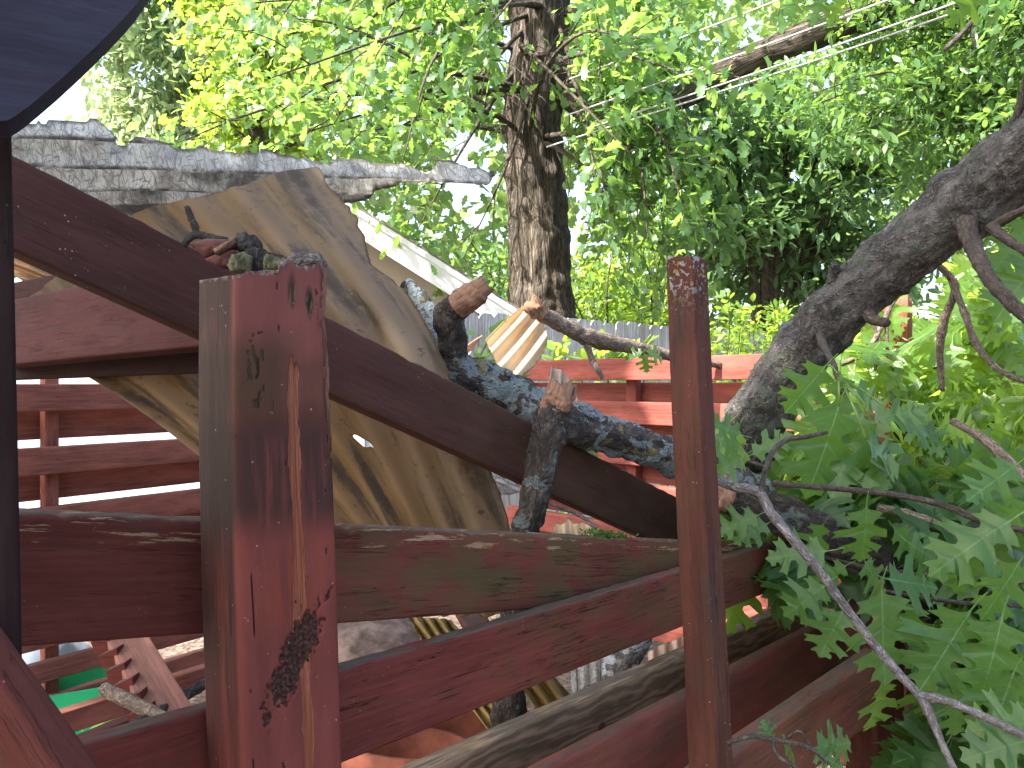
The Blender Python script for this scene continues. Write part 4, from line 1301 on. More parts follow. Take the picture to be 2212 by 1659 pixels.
# orange strip end under the diagonal beam at far left
S3 = fibreglass('orange_fibreglass', (.34, .20, .10), (.40, .25, .13), (.55, .28, .08), .35, mould=.5, seed=6)
o = sheet('sheet_strip', [[(-20, 500 + 30 * j, 2.0), (80, 545 + 26 * j, 1.95), (200, 600 + 22 * j, 1.9)] for j in range(5)],
          [(-30, 500), (60, 545), (110, 575), (160, 596), (140, 606), (110, 598), (80, 612), (62, 633), (40, 600), (-30, 640)], S3, amp=.012, nu=80, ragged=5, seed=3)
tag(o, 'orange brown corrugated strip under the diagonal beam at far left', 'roofing scrap', 'torn scraps of corrugated sheet')
# sunlit cream piece
S4 = fibreglass('cream_fibreglass', (.62, .46, .27), (.74, .60, .40), (.65, .42, .16), .25, mould=.3, mouldc=(.30, .17, .07), seed=7, edge=.6)
rows4 = [[(1150, 625, 2.6), (1090, 690, 2.5), (1015, 765, 2.4)], [(1160, 655, 2.58), (1110, 712, 2.48), (1040, 790, 2.38)], [(1172, 685, 2.56), (1130, 740, 2.46), (1070, 812, 2.36)],
         [(1186, 715, 2.54), (1150, 768, 2.44), (1095, 838, 2.34)], [(1200, 748, 2.52), (1172, 798, 2.42), (1120, 862, 2.32)]]
o = sheet('sheet_scrap', rows4, [(1142, 650), (1158, 664), (1168, 682), (1180, 702), (1184, 728), (1182, 746), (1166, 778), (1146, 800), (1124, 820), (1100, 806), (1078, 796), (1064, 772), (1047, 733), (1090, 690)], S4, amp=.016, nu=140, ragged=3, seed=8)
tag(o, 'sunlit cream corrugated scrap leaning in front of the picket fence', 'roofing scrap', 'torn scraps of corrugated sheet')
S5 = fibreglass('pink_fibreglass', (.55, .36, .26), (.64, .46, .36), (.5, .3, .2), .25, mould=.4, seed=9)
o = sheet('sheet_scrap', [[(1060, 715 + 22 * j, 2.5), (1025, 735 + 24 * j, 2.5), (985, 765 + 25 * j, 2.5)] for j in range(4)], [(998, 722), (1046, 722), (1030, 742), (1008, 778), (994, 782), (992, 740)], S5, amp=.01, nu=70, ragged=3, seed=4)
tag(o, 'small pale pink scrap left of the sunlit cream scrap', 'roofing scrap', 'torn scraps of corrugated sheet')
S6 = fibreglass('grey_fibreglass', (.30, .21, .15), (.42, .32, .24), (.4, .28, .18), .2, mould=.7, seed=10)
o = sheet('sheet_shard', [[(1190 + 20 * j, 780 + 14 * j, 1.62), (1180 + 22 * j, 850 + 14 * j, 1.58), (1168 + 24 * j, 930 + 14 * j, 1.54)] for j in range(5)],
          [(1190, 790), (1212, 798), (1226, 808), (1236, 832), (1252, 862), (1246, 884), (1225, 960), (1180, 930), (1172, 862)], S6, amp=.008, nu=120, ragged=4, seed=6)
tag(o, 'jagged grey brown corrugated shard standing behind the broken upright branch', 'roofing scrap', 'torn scraps of corrugated sheet')
o = sheet('sheet_scrap', [[(1050, 1000 + 22 * j, 1.8), (1080, 1010 + 22 * j, 1.8), (1140, 1040 + 22 * j, 1.8)] for j in range(5)],
          [(1060, 1020), (1090, 1030), (1120, 1045), (1128, 1062), (1100, 1072), (1075, 1068)], S1, amp=.008, nu=60, ragged=4, seed=6)
tag(o, 'small whitish scrap under the diagonal beam beside the tan sheet edge', 'roofing scrap', 'torn scraps of corrugated sheet')
o = sheet('sheet_scrap', [[(1190 + 26 * j, 1110, 1.75), (1194 + 26 * j, 1150, 1.7), (1200 + 26 * j, 1240, 1.65)] for j in range(6)],
          [(1196, 1140), (1202, 1132), (1215, 1132), (1226, 1118), (1240, 1130), (1262, 1128), (1288, 1142), (1306, 1148), (1304, 1240), (1196, 1240)], S4, amp=.007, nu=60, ragged=3, seed=2)
tag(o, 'cream scrap with torn top edge behind the top rail', 'roofing scrap', 'torn scraps of corrugated sheet')
S7 = fibreglass('olive_fibreglass', (.22, .15, .05), (.33, .24, .09), (.4, .25, .05), .25, mould=.5, seed=12)
o = sheet('sheet_strip', [[(860 + 24 * j, 1310, 1.62), (920 + 24 * j, 1400, 1.58), (1040 + 24 * j, 1560, 1.5), (1130 + 24 * j, 1680, 1.45)] for j in range(6)],
          [(880, 1330), (975, 1338), (1010, 1390), (1110, 1450), (1180, 1480), (1240, 1560), (1190, 1640), (1060, 1620), (960, 1480), (900, 1370)], S7, amp=.012, nu=140, ragged=5, seed=9)
tag(o, 'olive yellow corrugated strip in the gap below the top rail', 'roofing scrap', 'torn scraps of corrugated sheet')
o = sheet('sheet_strip', [[(1085 + 34 * j, 1430, 1.72), (1150 + 34 * j, 1520, 1.7), (1225 + 34 * j, 1640, 1.66)] for j in range(6)],
          [(1122, 1450), (1190, 1455), (1262, 1530), (1250, 1640), (1122, 1640)], S7, amp=.014, nu=90, ragged=3, seed=3)
tag(o, 'olive yellow corrugated strip above the unpainted board, right of the dark hanging stub', 'roofing scrap', 'torn scraps of corrugated sheet')
o = plank('pink_board', (975, 1300, 1.75), (1035, 1300, 1.75), (1100, 1420, 1.6), (1040, 1420, 1.6), .02, PINK); tag(o, 'pinkish red board end in the gap under the top rail', 'board')
o = sheet('sheet_scrap', [[(1380 + 26 * j, 1330, 1.9), (1384 + 26 * j, 1440, 1.85), (1390 + 26 * j, 1560, 1.8)] for j in range(6)],
          [(1400, 1405), (1440, 1385), (1500, 1365), (1500, 1540), (1420, 1520), (1396, 1470)], S5, amp=.01, nu=70, ragged=5, seed=5)
tag(o, 'pale pink corrugated scrap left of the baluster below the sloping rail', 'roofing scrap', 'torn scraps of corrugated sheet')
o = sheet('sheet_scrap', [[(1230 + 26 * j, 1380, 2.0), (1234 + 26 * j, 1470, 1.95), (1240 + 26 * j, 1560, 1.9)] for j in range(7)],
          [(1215, 1470), (1240, 1440), (1300, 1400), (1386, 1390), (1390, 1560), (1290, 1570), (1240, 1520)], S1, amp=.01, nu=70, ragged=6, seed=7, holes=[[(1252, 1508), (1262, 1486), (1290, 1478), (1296, 1505), (1275, 1525)]])
tag(o, 'whitish torn scrap behind the lichened upright, below the sloping rail', 'roofing scrap', 'torn scraps of corrugated sheet')

# ================================================================ broken branches of the fallen oak
BK_F = bark('bark_lichened', (.075, .066, .060), (.022, .019, .017), 1.0, lichen=.62, lcol=(.20, .25, .265), l2=.12, bs=1.0, bd=.006)
BK_G = bark('bark_rough', (.072, .060, .052), (.018, .015, .013), 1.0, lichen=.22, lcol=(.15, .18, .18), bs=1.0, bd=.007)
BRK = broken('broken_heartwood', (.12, .058, .036), (.27, .165, .11))
br = thing('lichened_branch', 'broken branch with blue grey lichen and two snapped stubs across the centre', 'branch', P(1190, 920, 1.4))
mb = MB().add(tube_g(PX((945, 770, 1.44, 84), (985, 798, 1.43, 80), (1060, 828, 1.42, 82), (1130, 862, 1.41, 82), (1200, 902, 1.39, 84), (1270, 925, 1.40, 84), (1350, 950, 1.42, 80), (1440, 980, 1.45, 74), (1560, 1030, 1.5, 72), (1640, 1070, 1.52, 80)), 130, 40, rough=.22, rs=28, knob=.5, seed=2, ridge=.12))
mb.add(tube_g(PX((1085, 818, 1.39, 24), (1096, 808, 1.385, 20), (1102, 806, 1.38, 12)), 8, 12, rough=.3, rs=90))
mb.build('bark', BK_F, br)
up = MB().add(tube_g(PX((968, 820, 1.44, 66), (975, 770, 1.42, 64), (976, 720, 1.40, 62), (966, 690, 1.39, 64), (962, 668, 1.385, 56)), 60, 32, rough=.22, rs=30, seed=5, ridge=.12)).add(
    tube_g(PX((956, 700, 1.39, 50), (975, 672, 1.385, 62), (1000, 652, 1.375, 58), (1015, 640, 1.37, 54)), 30, 28, rough=.2, rs=40, seed=7)).build('upright_stub', BK_G, br)
MB().add(tube_g(PX((985, 662, 1.375, 55), (1010, 645, 1.368, 60), (1030, 630, 1.36, 58), (1040, 622, 1.357, 46)), 30, 30, rough=.22, rs=45, jag1=.018, seed=8)).build('snapped_end', BRK, up)
dn_ = MB().add(tube_g(PX((1205, 870, 1.27, 62), (1190, 910, 1.26, 78), (1178, 960, 1.25, 72), (1165, 1030, 1.25, 66), (1145, 1110, 1.26, 62), (1130, 1170, 1.28, 60), (1115, 1330, 1.36, 62), (1100, 1480, 1.42, 66), (1092, 1640, 1.46, 70)), 150, 36, rough=.20, rs=32, knob=.3, seed=9, ridge=.15))
dn_.add(tube_g(PX((1192, 930, 1.26, 80), (1212, 925, 1.29, 74), (1235, 912, 1.34, 70)), 16, 28, rough=.2, rs=36, seed=4))
dn_ = dn_.build('hanging_stub', BK_G, br)
MB().add(tube_g(PX((1190, 905, 1.262, 62), (1204, 872, 1.262, 64), (1212, 845, 1.262, 60)), 30, 34, rough=.28, rs=48, jag1=.022, seed=12)).build('snapped_end', BRK, dn_)
# other lichened limb behind sheet edge
o = MB().add(tube_g(PX((880, 618, 1.75, 34), (915, 660, 1.7, 42), (935, 720, 1.66, 46), (960, 800, 1.62, 46)), 30, 20, rough=.2, rs=30, seed=3)).build('branch_piece', BK_F)
tag(o, 'lichened branch piece half hidden behind the tan sheet edge', 'branch')
# branch standing low right of centre
o = MB().add(tube_g(PX((1385, 1330, 1.55, 70), (1350, 1420, 1.58, 72), (1330, 1500, 1.6, 76), (1310, 1640, 1.62, 80)), 50, 28, rough=.22, rs=26, seed=13, ridge=.15)).build('branch_piece', bark('bark_pale', (.17, .16, .155), (.03, .025, .02), 1.0, lichen=.6, lcol=(.48, .50, .52)))
tag(o, 'pale grey upright branch piece in the gap under the sloping rail', 'branch')

# thin broken branch lying on the sunlit rail
tbk = bark('bark_sunny', (.19, .15, .12), (.05, .035, .03), 1.6)
tr = thing('snapped_branch', 'thin snapped branch with a side twig lying across the sunlit top rail', 'branch', P(1290, 720, 2.5))
mb = MB().add(tube_g(PX((1150, 668, 2.42, 30), (1180, 684, 2.45, 32), (1240, 715, 2.5, 36), (1290, 734, 2.55, 38), (1360, 748, 2.62, 30), (1450, 768, 2.7, 24), (1560, 790, 2.78, 14)), 60, 16, rough=.2, rs=40, seed=3))
mb.build('bark', tbk, tr)
MB().add(tube_g(PX((1268, 742, 2.53, 18), (1278, 775, 2.52, 14), (1292, 800, 2.5, 12), (1302, 818, 2.5, 8)), 24, 10, rough=.3, rs=60)).build('twig', tbk, tr)
MB().add(tube_g(PX((1174, 681, 2.44, 34), (1160, 670, 2.43, 40), (1150, 660, 2.42, 40)), 16, 20, rough=.4, rs=60, jag1=.03, seed=2)).build('snapped_end', BRK, tr)

# the thick leaning limb
BK_I = bark('bark_limb', (.105, .098, .091), (.014, .012, .011), 1.25, lichen=.04, lcol=(.12, .14, .12), moss=.02, along=.75, bs=1.0, bd=.009, sheen=.4, seed=1.0)
lb = thing('fallen_limb', 'thick grey brown oak limb leaning down from the right edge', 'limb', P(1850, 640, 1.7))
mb = MB().add(tube_g(PX((1590, 1040, 1.88, 95), (1612, 965, 1.86, 122), (1632, 915, 1.85, 126), (1690, 820, 1.80, 124), (1750, 738, 1.76, 122), (1850, 632, 1.68, 122), (1940, 556, 1.62, 134), (2010, 497, 1.57, 140), (2130, 405, 1.49, 150), (2260, 300, 1.40, 160), (2420, 180, 1.32, 165), (2900, -180, 1.25, 190), (3900, -900, 1.2, 230)), 300, 64, rough=.12, rs=22, seed=4, knob=.3, ridge=.07))
mb.add(tube_g(PX((1800, 610, 1.68, 26), (1800, 590, 1.67, 24), (1803, 572, 1.66, 20)), 10, 12, rough=.3, rs=80, jag1=.006))
mb.build('bark', BK_I, lb)
TWB = bark('bark_twig', (.062, .05, .043), (.03, .025, .02), 1.8, bd=.003)
def side(name, *rows, rough=.2, n=None):
    MB().add(tube_g(PX(*rows), n or 12 * len(rows), 12, rough=rough, rs=60, seed=len(rows))).build(name, TWB, lb)
side('side_branch', (2085, 480, 1.46, 46), (2098, 520, 1.43, 36), (2122, 575, 1.38, 32), (2160, 630, 1.34, 30), (2225, 690, 1.3, 28), (2300, 740, 1.26, 26))
side('side_branch', (1865, 662, 1.66, 30), (1885, 688, 1.62, 26), (1918, 698, 1.58, 18))
side('twig', (1770, 720, 1.70, 22), (1782, 752, 1.6, 15), (1800, 785, 1.5, 13), (1808, 812, 1.42, 12), (1820, 850, 1.35, 9))
side('side_branch', (2140, 490, 1.42, 26), (2180, 520, 1.38, 20), (2240, 560, 1.34, 18))
side('side_branch', (2160, 480, 1.42, 24), (2195, 462, 1.38, 18), (2240, 440, 1.34, 16))
side('side_branch', (2180, 330, 1.42, 20), (2190, 270, 1.4, 16), (2212, 200, 1.38, 16), (2225, 120, 1.36, 14))
# second dark limb low right
o = MB().add(tube_g(PX((1545, 1062, 1.42, 74), (1620, 1090, 1.44, 80), (1700, 1120, 1.46, 84), (1790, 1165, 1.5, 86), (1890, 1215, 1.54, 84), (1960, 1290, 1.6, 84), (2010, 1420, 1.66, 90), (2040, 1600, 1.7, 96), (2050, 1760, 1.72, 100)), 130, 36, rough=.16, rs=26, knob=.5, seed=14, ridge=.1))
lowl = thing('low_limb', 'dark rough limb running down behind the lower oak leaves', 'limb', P(1790, 1165, 1.5))
o.build('bark', BK_G, lowl)
MB().add(tube_g(PX((1562, 1068, 1.42, 84), (1545, 1060, 1.415, 92), (1532, 1052, 1.41, 80)), 16, 26, rough=.35, rs=40, jag1=.02, seed=3)).build('snapped_end', BRK, lowl)
TWP = bark('bark_pale_twig', (.15, .14, .14), (.04, .033, .03), 2.2, bd=.002)
def twig(name, label, parts, mat=TWP, cat='twig'):
    mb = MB()
    for rows in parts:
        mb.add(tube_g(PX(*rows), 14 * len(rows), 12, rough=.16, rs=70, knob=.5, seed=len(rows)))
    return tag(mb.build(name, mat), label, cat, 'broken twigs of the fallen oak')
twig('bare_twig', 'long bare silvery twig forking at its lower end, in front of the leaves', [
    [(1540, 1035, 1.06, 20), (1590, 1052, 1.02, 22), (1640, 1064, .99, 22), (1664, 1106, .97, 21), (1722, 1176, .95, 20), (1772, 1236, .94, 20), (1822, 1306, .93, 19), (1908, 1416, .92, 19), (1990, 1508, .9, 20)],
    [(1988, 1506, .9, 22), (2042, 1513, .88, 18), (2142, 1556, .85, 17), (2230, 1598, .82, 16)],
    [(1990, 1508, .9, 20), (2008, 1540, .88, 17), (2035, 1606, .86, 15), (2075, 1690, .84, 14)],
    ])
twig('dark_twig', 'short dark brown twig rising from the silvery twig in front of the limb end', [[(1645, 1064, .985, 13), (1652, 1020, 1.0, 12), (1670, 975, 1.03, 12), (1700, 950, 1.05, 11), (1740, 944, 1.07, 10), (1785, 934, 1.1, 8)]], TWB)
twig('dark_twig', 'thin dark straight twig running right behind the hanging leaves', [[(1670, 1045, 1.25, 12), (1800, 1055, 1.25, 13), (1930, 1068, 1.25, 13), (2040, 1092, 1.24, 14), (2120, 1125, 1.22, 14), (2230, 1150, 1.2, 14)]], TWB)
twig('bottom_twig', 'small crooked twig at the bottom right in front of the lichen crusted rail', [[(1570, 1606, .88, 8), (1625, 1590, .87, 10), (1662, 1596, .86, 12), (1742, 1613, .85, 8), (1790, 1650, .84, 6)],
      [(1668, 1598, .86, 10), (1680, 1632, .85, 9), (1715, 1655, .84, 8), (1740, 1690, .83, 7)], [(1695, 1600, .86, 7), (1722, 1580, .85, 6), (1738, 1592, .85, 6), (1760, 1625, .85, 5)]], TWB)
twig('hanging_twig', 'brown twig hanging between the limb and the sunlit leaves', [[(2010, 555, 1.75, 12), (2062, 618, 1.75, 16), (2040, 690, 1.77, 18), (2030, 760, 1.8, 16), (2036, 845, 1.82, 10)],
      [(2062, 620, 1.75, 14), (2085, 680, 1.72, 13), (2110, 745, 1.7, 13), (2160, 800, 1.66, 12), (2230, 830, 1.62, 12)]], tbk)
twig('pale_branch', 'pale stout twig crossing the leaves at the right edge', [[(2055, 908, 1.5, 14), (2130, 952, 1.46, 20), (2165, 985, 1.44, 22), (2230, 1050, 1.4, 22)], [(1895, 1095, 1.5, 18), (1990, 1120, 1.46, 22), (2070, 1160, 1.42, 20), (2160, 1220, 1.4, 14)]], tbk)
twig('bare_twig', 'fine brown twig forking down in front of the sunlit red post', [[(1955, 610, 1.95, 8), (1925, 660, 1.95, 10), (1905, 705, 1.95, 12), (1870, 760, 1.95, 10), (1815, 788, 1.95, 9)], [(1915, 700, 1.95, 8), (1918, 760, 1.95, 8), (1935, 810, 1.95, 8), (1945, 850, 1.95, 6)], [(1880, 690, 1.95, 9), (1900, 740, 1.95, 8), (1890, 800, 1.95, 6)]], tbk)
twig('hanging_twig', 'dark crooked twig dangling in the upper right corner', [[(2135, -20, 1.9, 10), (2122, 20, 1.9, 11), (2098, 50, 1.9, 10), (2070, 80, 1.9, 10), (2040, 108, 1.9, 7)], [(2096, 52, 1.9, 8), (2102, 78, 1.9, 7), (2108, 100, 1.9, 4)]], TWB)
twig('thin_twig', 'fine pale twig hanging behind the top rail right of the upright branch', [[(1180, 1085, 1.3, 6), (1220, 1100, 1.3, 8), (1260, 1118, 1.3, 8), (1290, 1140, 1.3, 9)]], tbk)

# ================================================================ oak leaves in front
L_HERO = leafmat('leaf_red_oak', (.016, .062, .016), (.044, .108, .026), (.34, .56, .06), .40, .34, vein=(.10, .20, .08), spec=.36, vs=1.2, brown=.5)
L_SUN = leafmat('leaf_red_oak_sunlit', (.055, .13, .028), (.10, .20, .045), (.55, .74, .10), .56, .27, spec=.6, vein=(.25, .36, .12), vs=.8)  # same oak leaf, sunlight put into a brighter colour
L_SHADE = leafmat('leaf_red_oak_shade', (.016, .055, .014), (.032, .082, .020), (.30, .50, .05), .38, .38, vein=(.07, .14, .05), spec=.3, vs=1.0)  # same oak leaf, shade put into a darker colour
def leafy(name, label, stems, boxes, lm, seed, size, tpl=T_OAK, down=.6, face=.5):
    """boxes: (x0,x1,y0,y1,d0,d1,count)"""
    r = np.random.default_rng(seed)
    x0, x1, y0, y1, d0, d1, _ = boxes[0]
    root = thing(name, label, 'leafy branch', P((x0 + x1) / 2, (y0 + y1) / 2, (d0 + d1) / 2))
    mb = MB()
    for rows in stems:
        mb.add(tube_g(PX(*rows), 10 * len(rows), 8, rough=.15, rs=70))
    mb.build('stem', TWB, root)
    pos, ax, nr = [], [], []
    for x0, x1, y0, y1, d0, d1, n in boxes:
        nc = max(1, n // 7)
        for _ in range(nc):
            cx, cy, cd = r.uniform(x0, x1), r.uniform(y0, y1), r.uniform(d0, d1)
            c = np.array(P(cx, cy, cd))
            tdir = r.normal(0, 1, 3); tdir[2] = -abs(tdir[2]) * down - .15; tdir /= np.linalg.norm(tdir)
            for k in range(7):
                a = tdir * .8 + r.normal(0, .75, 3); a[2] -= down * .7
                a /= np.linalg.norm(a)
                nn_ = r.normal(0, .5, 3) + np.array([-.1, -face, .75])
                pos.append(c + tdir * r.uniform(-.05, .07) + r.normal(0, .012, 3)); ax.append(a); nr.append(nn_)
    pos, ax, nr = map(np.array, (pos, ax, nr))
    leaves('foliage', tpl, pos, ax, nr, r.uniform(size[0], size[1], len(pos)), lm, root, bend=.3, fold=.3, wave=.06, width=1.2)
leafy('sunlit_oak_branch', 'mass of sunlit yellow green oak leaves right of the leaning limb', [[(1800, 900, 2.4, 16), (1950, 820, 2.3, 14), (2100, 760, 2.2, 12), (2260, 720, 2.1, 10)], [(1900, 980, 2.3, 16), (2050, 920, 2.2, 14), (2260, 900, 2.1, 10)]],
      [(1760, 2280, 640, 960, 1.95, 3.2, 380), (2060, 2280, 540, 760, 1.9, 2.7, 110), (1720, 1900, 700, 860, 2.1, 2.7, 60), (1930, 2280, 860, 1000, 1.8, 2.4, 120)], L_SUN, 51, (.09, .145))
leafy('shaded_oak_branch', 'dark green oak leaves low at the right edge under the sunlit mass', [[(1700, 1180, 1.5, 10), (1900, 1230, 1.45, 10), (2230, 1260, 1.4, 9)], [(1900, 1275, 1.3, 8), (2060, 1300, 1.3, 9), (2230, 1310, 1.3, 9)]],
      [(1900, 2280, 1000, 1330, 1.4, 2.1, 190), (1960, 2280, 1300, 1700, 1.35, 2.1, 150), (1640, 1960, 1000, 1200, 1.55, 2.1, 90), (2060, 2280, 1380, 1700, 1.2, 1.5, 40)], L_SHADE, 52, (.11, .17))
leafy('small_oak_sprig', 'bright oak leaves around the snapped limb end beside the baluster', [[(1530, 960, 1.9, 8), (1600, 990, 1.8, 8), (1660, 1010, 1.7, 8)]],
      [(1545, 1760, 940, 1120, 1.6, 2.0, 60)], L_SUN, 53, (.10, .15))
# leaves placed one by one, nearest to the viewer
HER = [(1785, 788, 1700, 888, 1.42, .2), (1815, 806, 1842, 966, 1.36, -.1), (1845, 836, 1930, 896, 1.40, .3), (1812, 876, 1752, 1075, 1.30, .1), (1868, 886, 1800, 1068, 1.33, -.3),
       (1874, 906, 1902, 1058, 1.30, .2), (1872, 950, 1952, 1020, 1.27, .4), (1888, 903, 2000, 885, 1.36, -.4), (1940, 905, 2040, 945, 1.40, .3), (2000, 905, 2030, 985, 1.42, .1),
       (1606, 985, 1530, 1030, 1.28, .1), (1622, 983, 1708, 938, 1.32, -.3), (1602, 940, 1524, 905, 1.5, .3), (1600, 960, 1540, 955, 1.45, -.2), (1872, 1090, 1876, 1222, 1.22, .0), (1868, 1210, 1910, 1288, 1.20, .2),
       (1790, 1190, 1660, 1200, 1.20, .3), (1785, 1262, 1700, 1330, 1.17, -.1), (1822, 1316, 1772, 1416, 1.16, .1), (1905, 1268, 1908, 1470, 1.14, 0), (1915, 1250, 2026, 1268, 1.18, .3),
       (2098, 1316, 1990, 1486, 1.12, .1), (2165, 1330, 2125, 1526, 1.10, -.2), (2204, 1210, 2128, 1340, 1.12, .2), (2190, 1120, 2020, 1222, 1.18, -.2), (2240, 1560, 2092, 1576, .86, .5), (2240, 1592, 2082, 1640, .84, .5),
       (1905, 1466, 1898, 1592, 1.2, .2), (1760, 1616, 1856, 1604, .86, .3), (1758, 1620, 1822, 1660, .86, -.2), (1668, 1600, 1648, 1556, .87, .2), (1690, 1600, 1730, 1640, .86, .5), (1640, 1112, 1548, 1150, 1.25, .2), (1660, 1130, 1590, 1170, 1.3, -.2),
       (2240, 470, 2130, 604, 1.55, .1), (2240, 560, 2160, 680, 1.5, -.2), (1725, -10, 1706, 44, 1.7, .1), (1775, -14, 1758, 44, 1.7, -.2), (1818, -8, 1800, 52, 1.7, .2), (1500, -14, 1498, 22, 1.7, .2),
       (2130, -20, 2050, 60, 1.6, .7), (2150, -20, 2100, 70, 1.6, .8), (2180, -10, 2140, 60, 1.6, .7), (2060, 1330, 2040, 1440, 1.2, .3), (2010, 1360, 1960, 1440, 1.25, -.2), (2120, 1180, 2080, 1290, 1.2, .2), (1960, 1170, 2060, 1230, 1.26, .1),
       (1930, 1140, 1990, 1210, 1.3, -.1), (2200, 1000, 2090, 1080, 1.25, .2), (2220, 1080, 2140, 1160, 1.22, .3), (1780, 1130, 1740, 1210, 1.28, .2), (1830, 1220, 1760, 1260, 1.2, .1), (2190, 1450, 2140, 1600, 1.08, .1), (2060, 1470, 2080, 1600, 1.12, .1),
       (1980, 1300, 1950, 1390, 1.18, .1), (1390, 760, 1352, 778, 2.55, .4), (1392, 762, 1398, 805, 2.55, .1), (1395, 758, 1440, 772, 2.55, .3), (1255, 962, 1300, 1000, 1.5, .5), (1230, 950, 1250, 1000, 1.5, .4)]
hr = thing('hanging_oak_leaves', 'large pointed green oak leaves hanging nearest on the right', 'leaves', P(1870, 1000, 1.3))
r = np.random.default_rng(77)
pos, ax, nr, sz = [], [], [], []
for x0, y0, x1, y1, d, tilt in HER:
    a, b = P(x0, y0, d), P(x1, y1, d * (1 + .04 * tilt))
    v = b - a
    pos.append(a); ax.append(v.normalized()); sz.append(v.length * 1.02)
    nv = Vector((r.normal(0, .18), -1, .30 + r.normal(0, .15))) + Vector((tilt, 0, abs(tilt)))
    nr.append(nv)
leaves('leaf_blades', T_OAK, np.array(pos), np.array(ax), np.array(nr), np.array(sz), L_HERO, hr, bend=.22, fold=.3, wave=.05, width=1.22)
side_st = MB()
for (x0, y0, x1, y1, d, t) in HER[:9]:
    side_st.add(tube_g([(P(1812, 812, 1.42), .0022), (P((1812 + x0) / 2, (812 + y0) / 2 - 6, d), .0018), (P(x0, y0, d), .0014)], 10, 6))
side_st.build('leaf_stalks', L_SUN, hr)

# ================================================================ things in the lower left gap and below
TERRA = plain('terracotta', (.26, .085, .05), .8, .35, 14, .2, .3)
CLAY = plain('dusty_clay', (.145, .10, .08), .9, .55, 22, .2, .4)
# round clay pot lying on its side behind the sloping rail
def lathe_g(prof, n=48, loc=Vector(), rot=None):
    V, Fc, T = [], [], []
    for (rr, z) in prof:
        for j in range(n):
            g = 2 * math.pi * j / n
            p = Vector((rr * math.cos(g), rr * math.sin(g), z))
            T.append(tuple(p))
            if rot: p = rot @ p
            V.append(loc + p)
    m = len(prof)
    for i in range(m - 1):
        for j in range(n):
            k = (j + 1) % n
            Fc.append((i * n + j, i * n + k, (i + 1) * n + k, (i + 1) * n + j))
    return V, Fc, T
from mathutils import Euler
dp = P(805, 1345, 1.72)
o = MB().add(lathe_g([(.001, 0), (.055, -.003), (.10, -.015), (.128, -.037), (.14, -.065), (.148, -.10), (.158, -.104), (.162, -.13), (.152, -.138)], 64, dp, Euler((R(7), R(6), 0)).to_matrix()))
o = o.build('clay_pot', CLAY); tag(o, 'large dusty clay pot lying upside down behind the sloping rail', 'pot')
b0 = P(950, 1620, 2.0)
root = thing('terracotta_planter', 'orange terracotta planter box below the sloping rail', 'planter', (b0.x, b0.y, 0))
def planter(cx, cy, cz, wx, wy, h, t, tap, rot):
    m = MB()
    rings = [(wx * tap, wy * tap, 0), (wx, wy, h * .8), (wx + t, wy + t, h * .8), (wx + t, wy + t, h), (wx - t, wy - t, h), (wx - t, wy - t, h * .55)]
    V, Fc, T = [], [], []
    for a, b, z in rings:
        for sx, sy in ((-1, -1), (1, -1), (1, 1), (-1, 1)):
            p = Vector((sx * a, sy * b, z)); T.append(tuple(p))
            p.rotate(Euler((0, 0, rot)))
            V.append(p + Vector((cx, cy, cz)))
    for i in range(len(rings) - 1):
        for j in range(4):
            k = (j + 1) % 4
            Fc.append((i * 4 + j, i * 4 + k, i * 4 + 4 + k, i * 4 + 4 + j))
    return V, Fc, T
cp = P(965, 1535, 1.75)
MB().add(planter(cp.x, cp.y + .1, cp.z - .36, .115, .10, .36, .012, .85, .5)).build('box', TERRA, root, smooth=False)
o = MB().add(lathe_g([(.10, 0), (.13, .16), (.145, .16), (.145, .2), (.125, .2), (.12, .1)], 40, P(845, 1660, 1.5) - Vector((0, 0, .16)), Euler((R(-12), R(6), 0)).to_matrix())).build('clay_pot', TERRA)
tag(o, 'round clay pot rim at the bottom beside the terracotta planter', 'pot')
# notched closure board leaning in the lower left gap
NB = W_(18.2, base=(.21, .115, .10), topw=.1, dirt=.15, cracks=.1, specks=.2)
nb = thing('notched_board', 'pinkish board with a zigzag notched edge leaning in the lower left gap', 'board', P(350, 1480, 1.5))
plank('board', (285, 1330, 1.75), (450, 1600, 1.42), (330, 1600, 1.40), (200, 1340, 1.73), .022, NB, nb, away=Vector((0, 1, .3)))
ND = W_(18.9, base=(.10, .03, .027), dirt=.5)
mb = MB()
for i in range(8):
    k = i / 7.5
    x = 204 + (328 - 204) * k; y = 1352 + (1592 - 1352) * k; d = 1.72 - .31 * k
    s = 24 + 6 * k
    mb.add(prism_g([(x - s, y + s * .1), (x + s * .55, y - s * .6), (x + s * .75, y + s * .75), (x - s * .6, y + s * 1.2)], d - .05, .03))
mb.build('notched_edge', ND, nb, smooth=False)
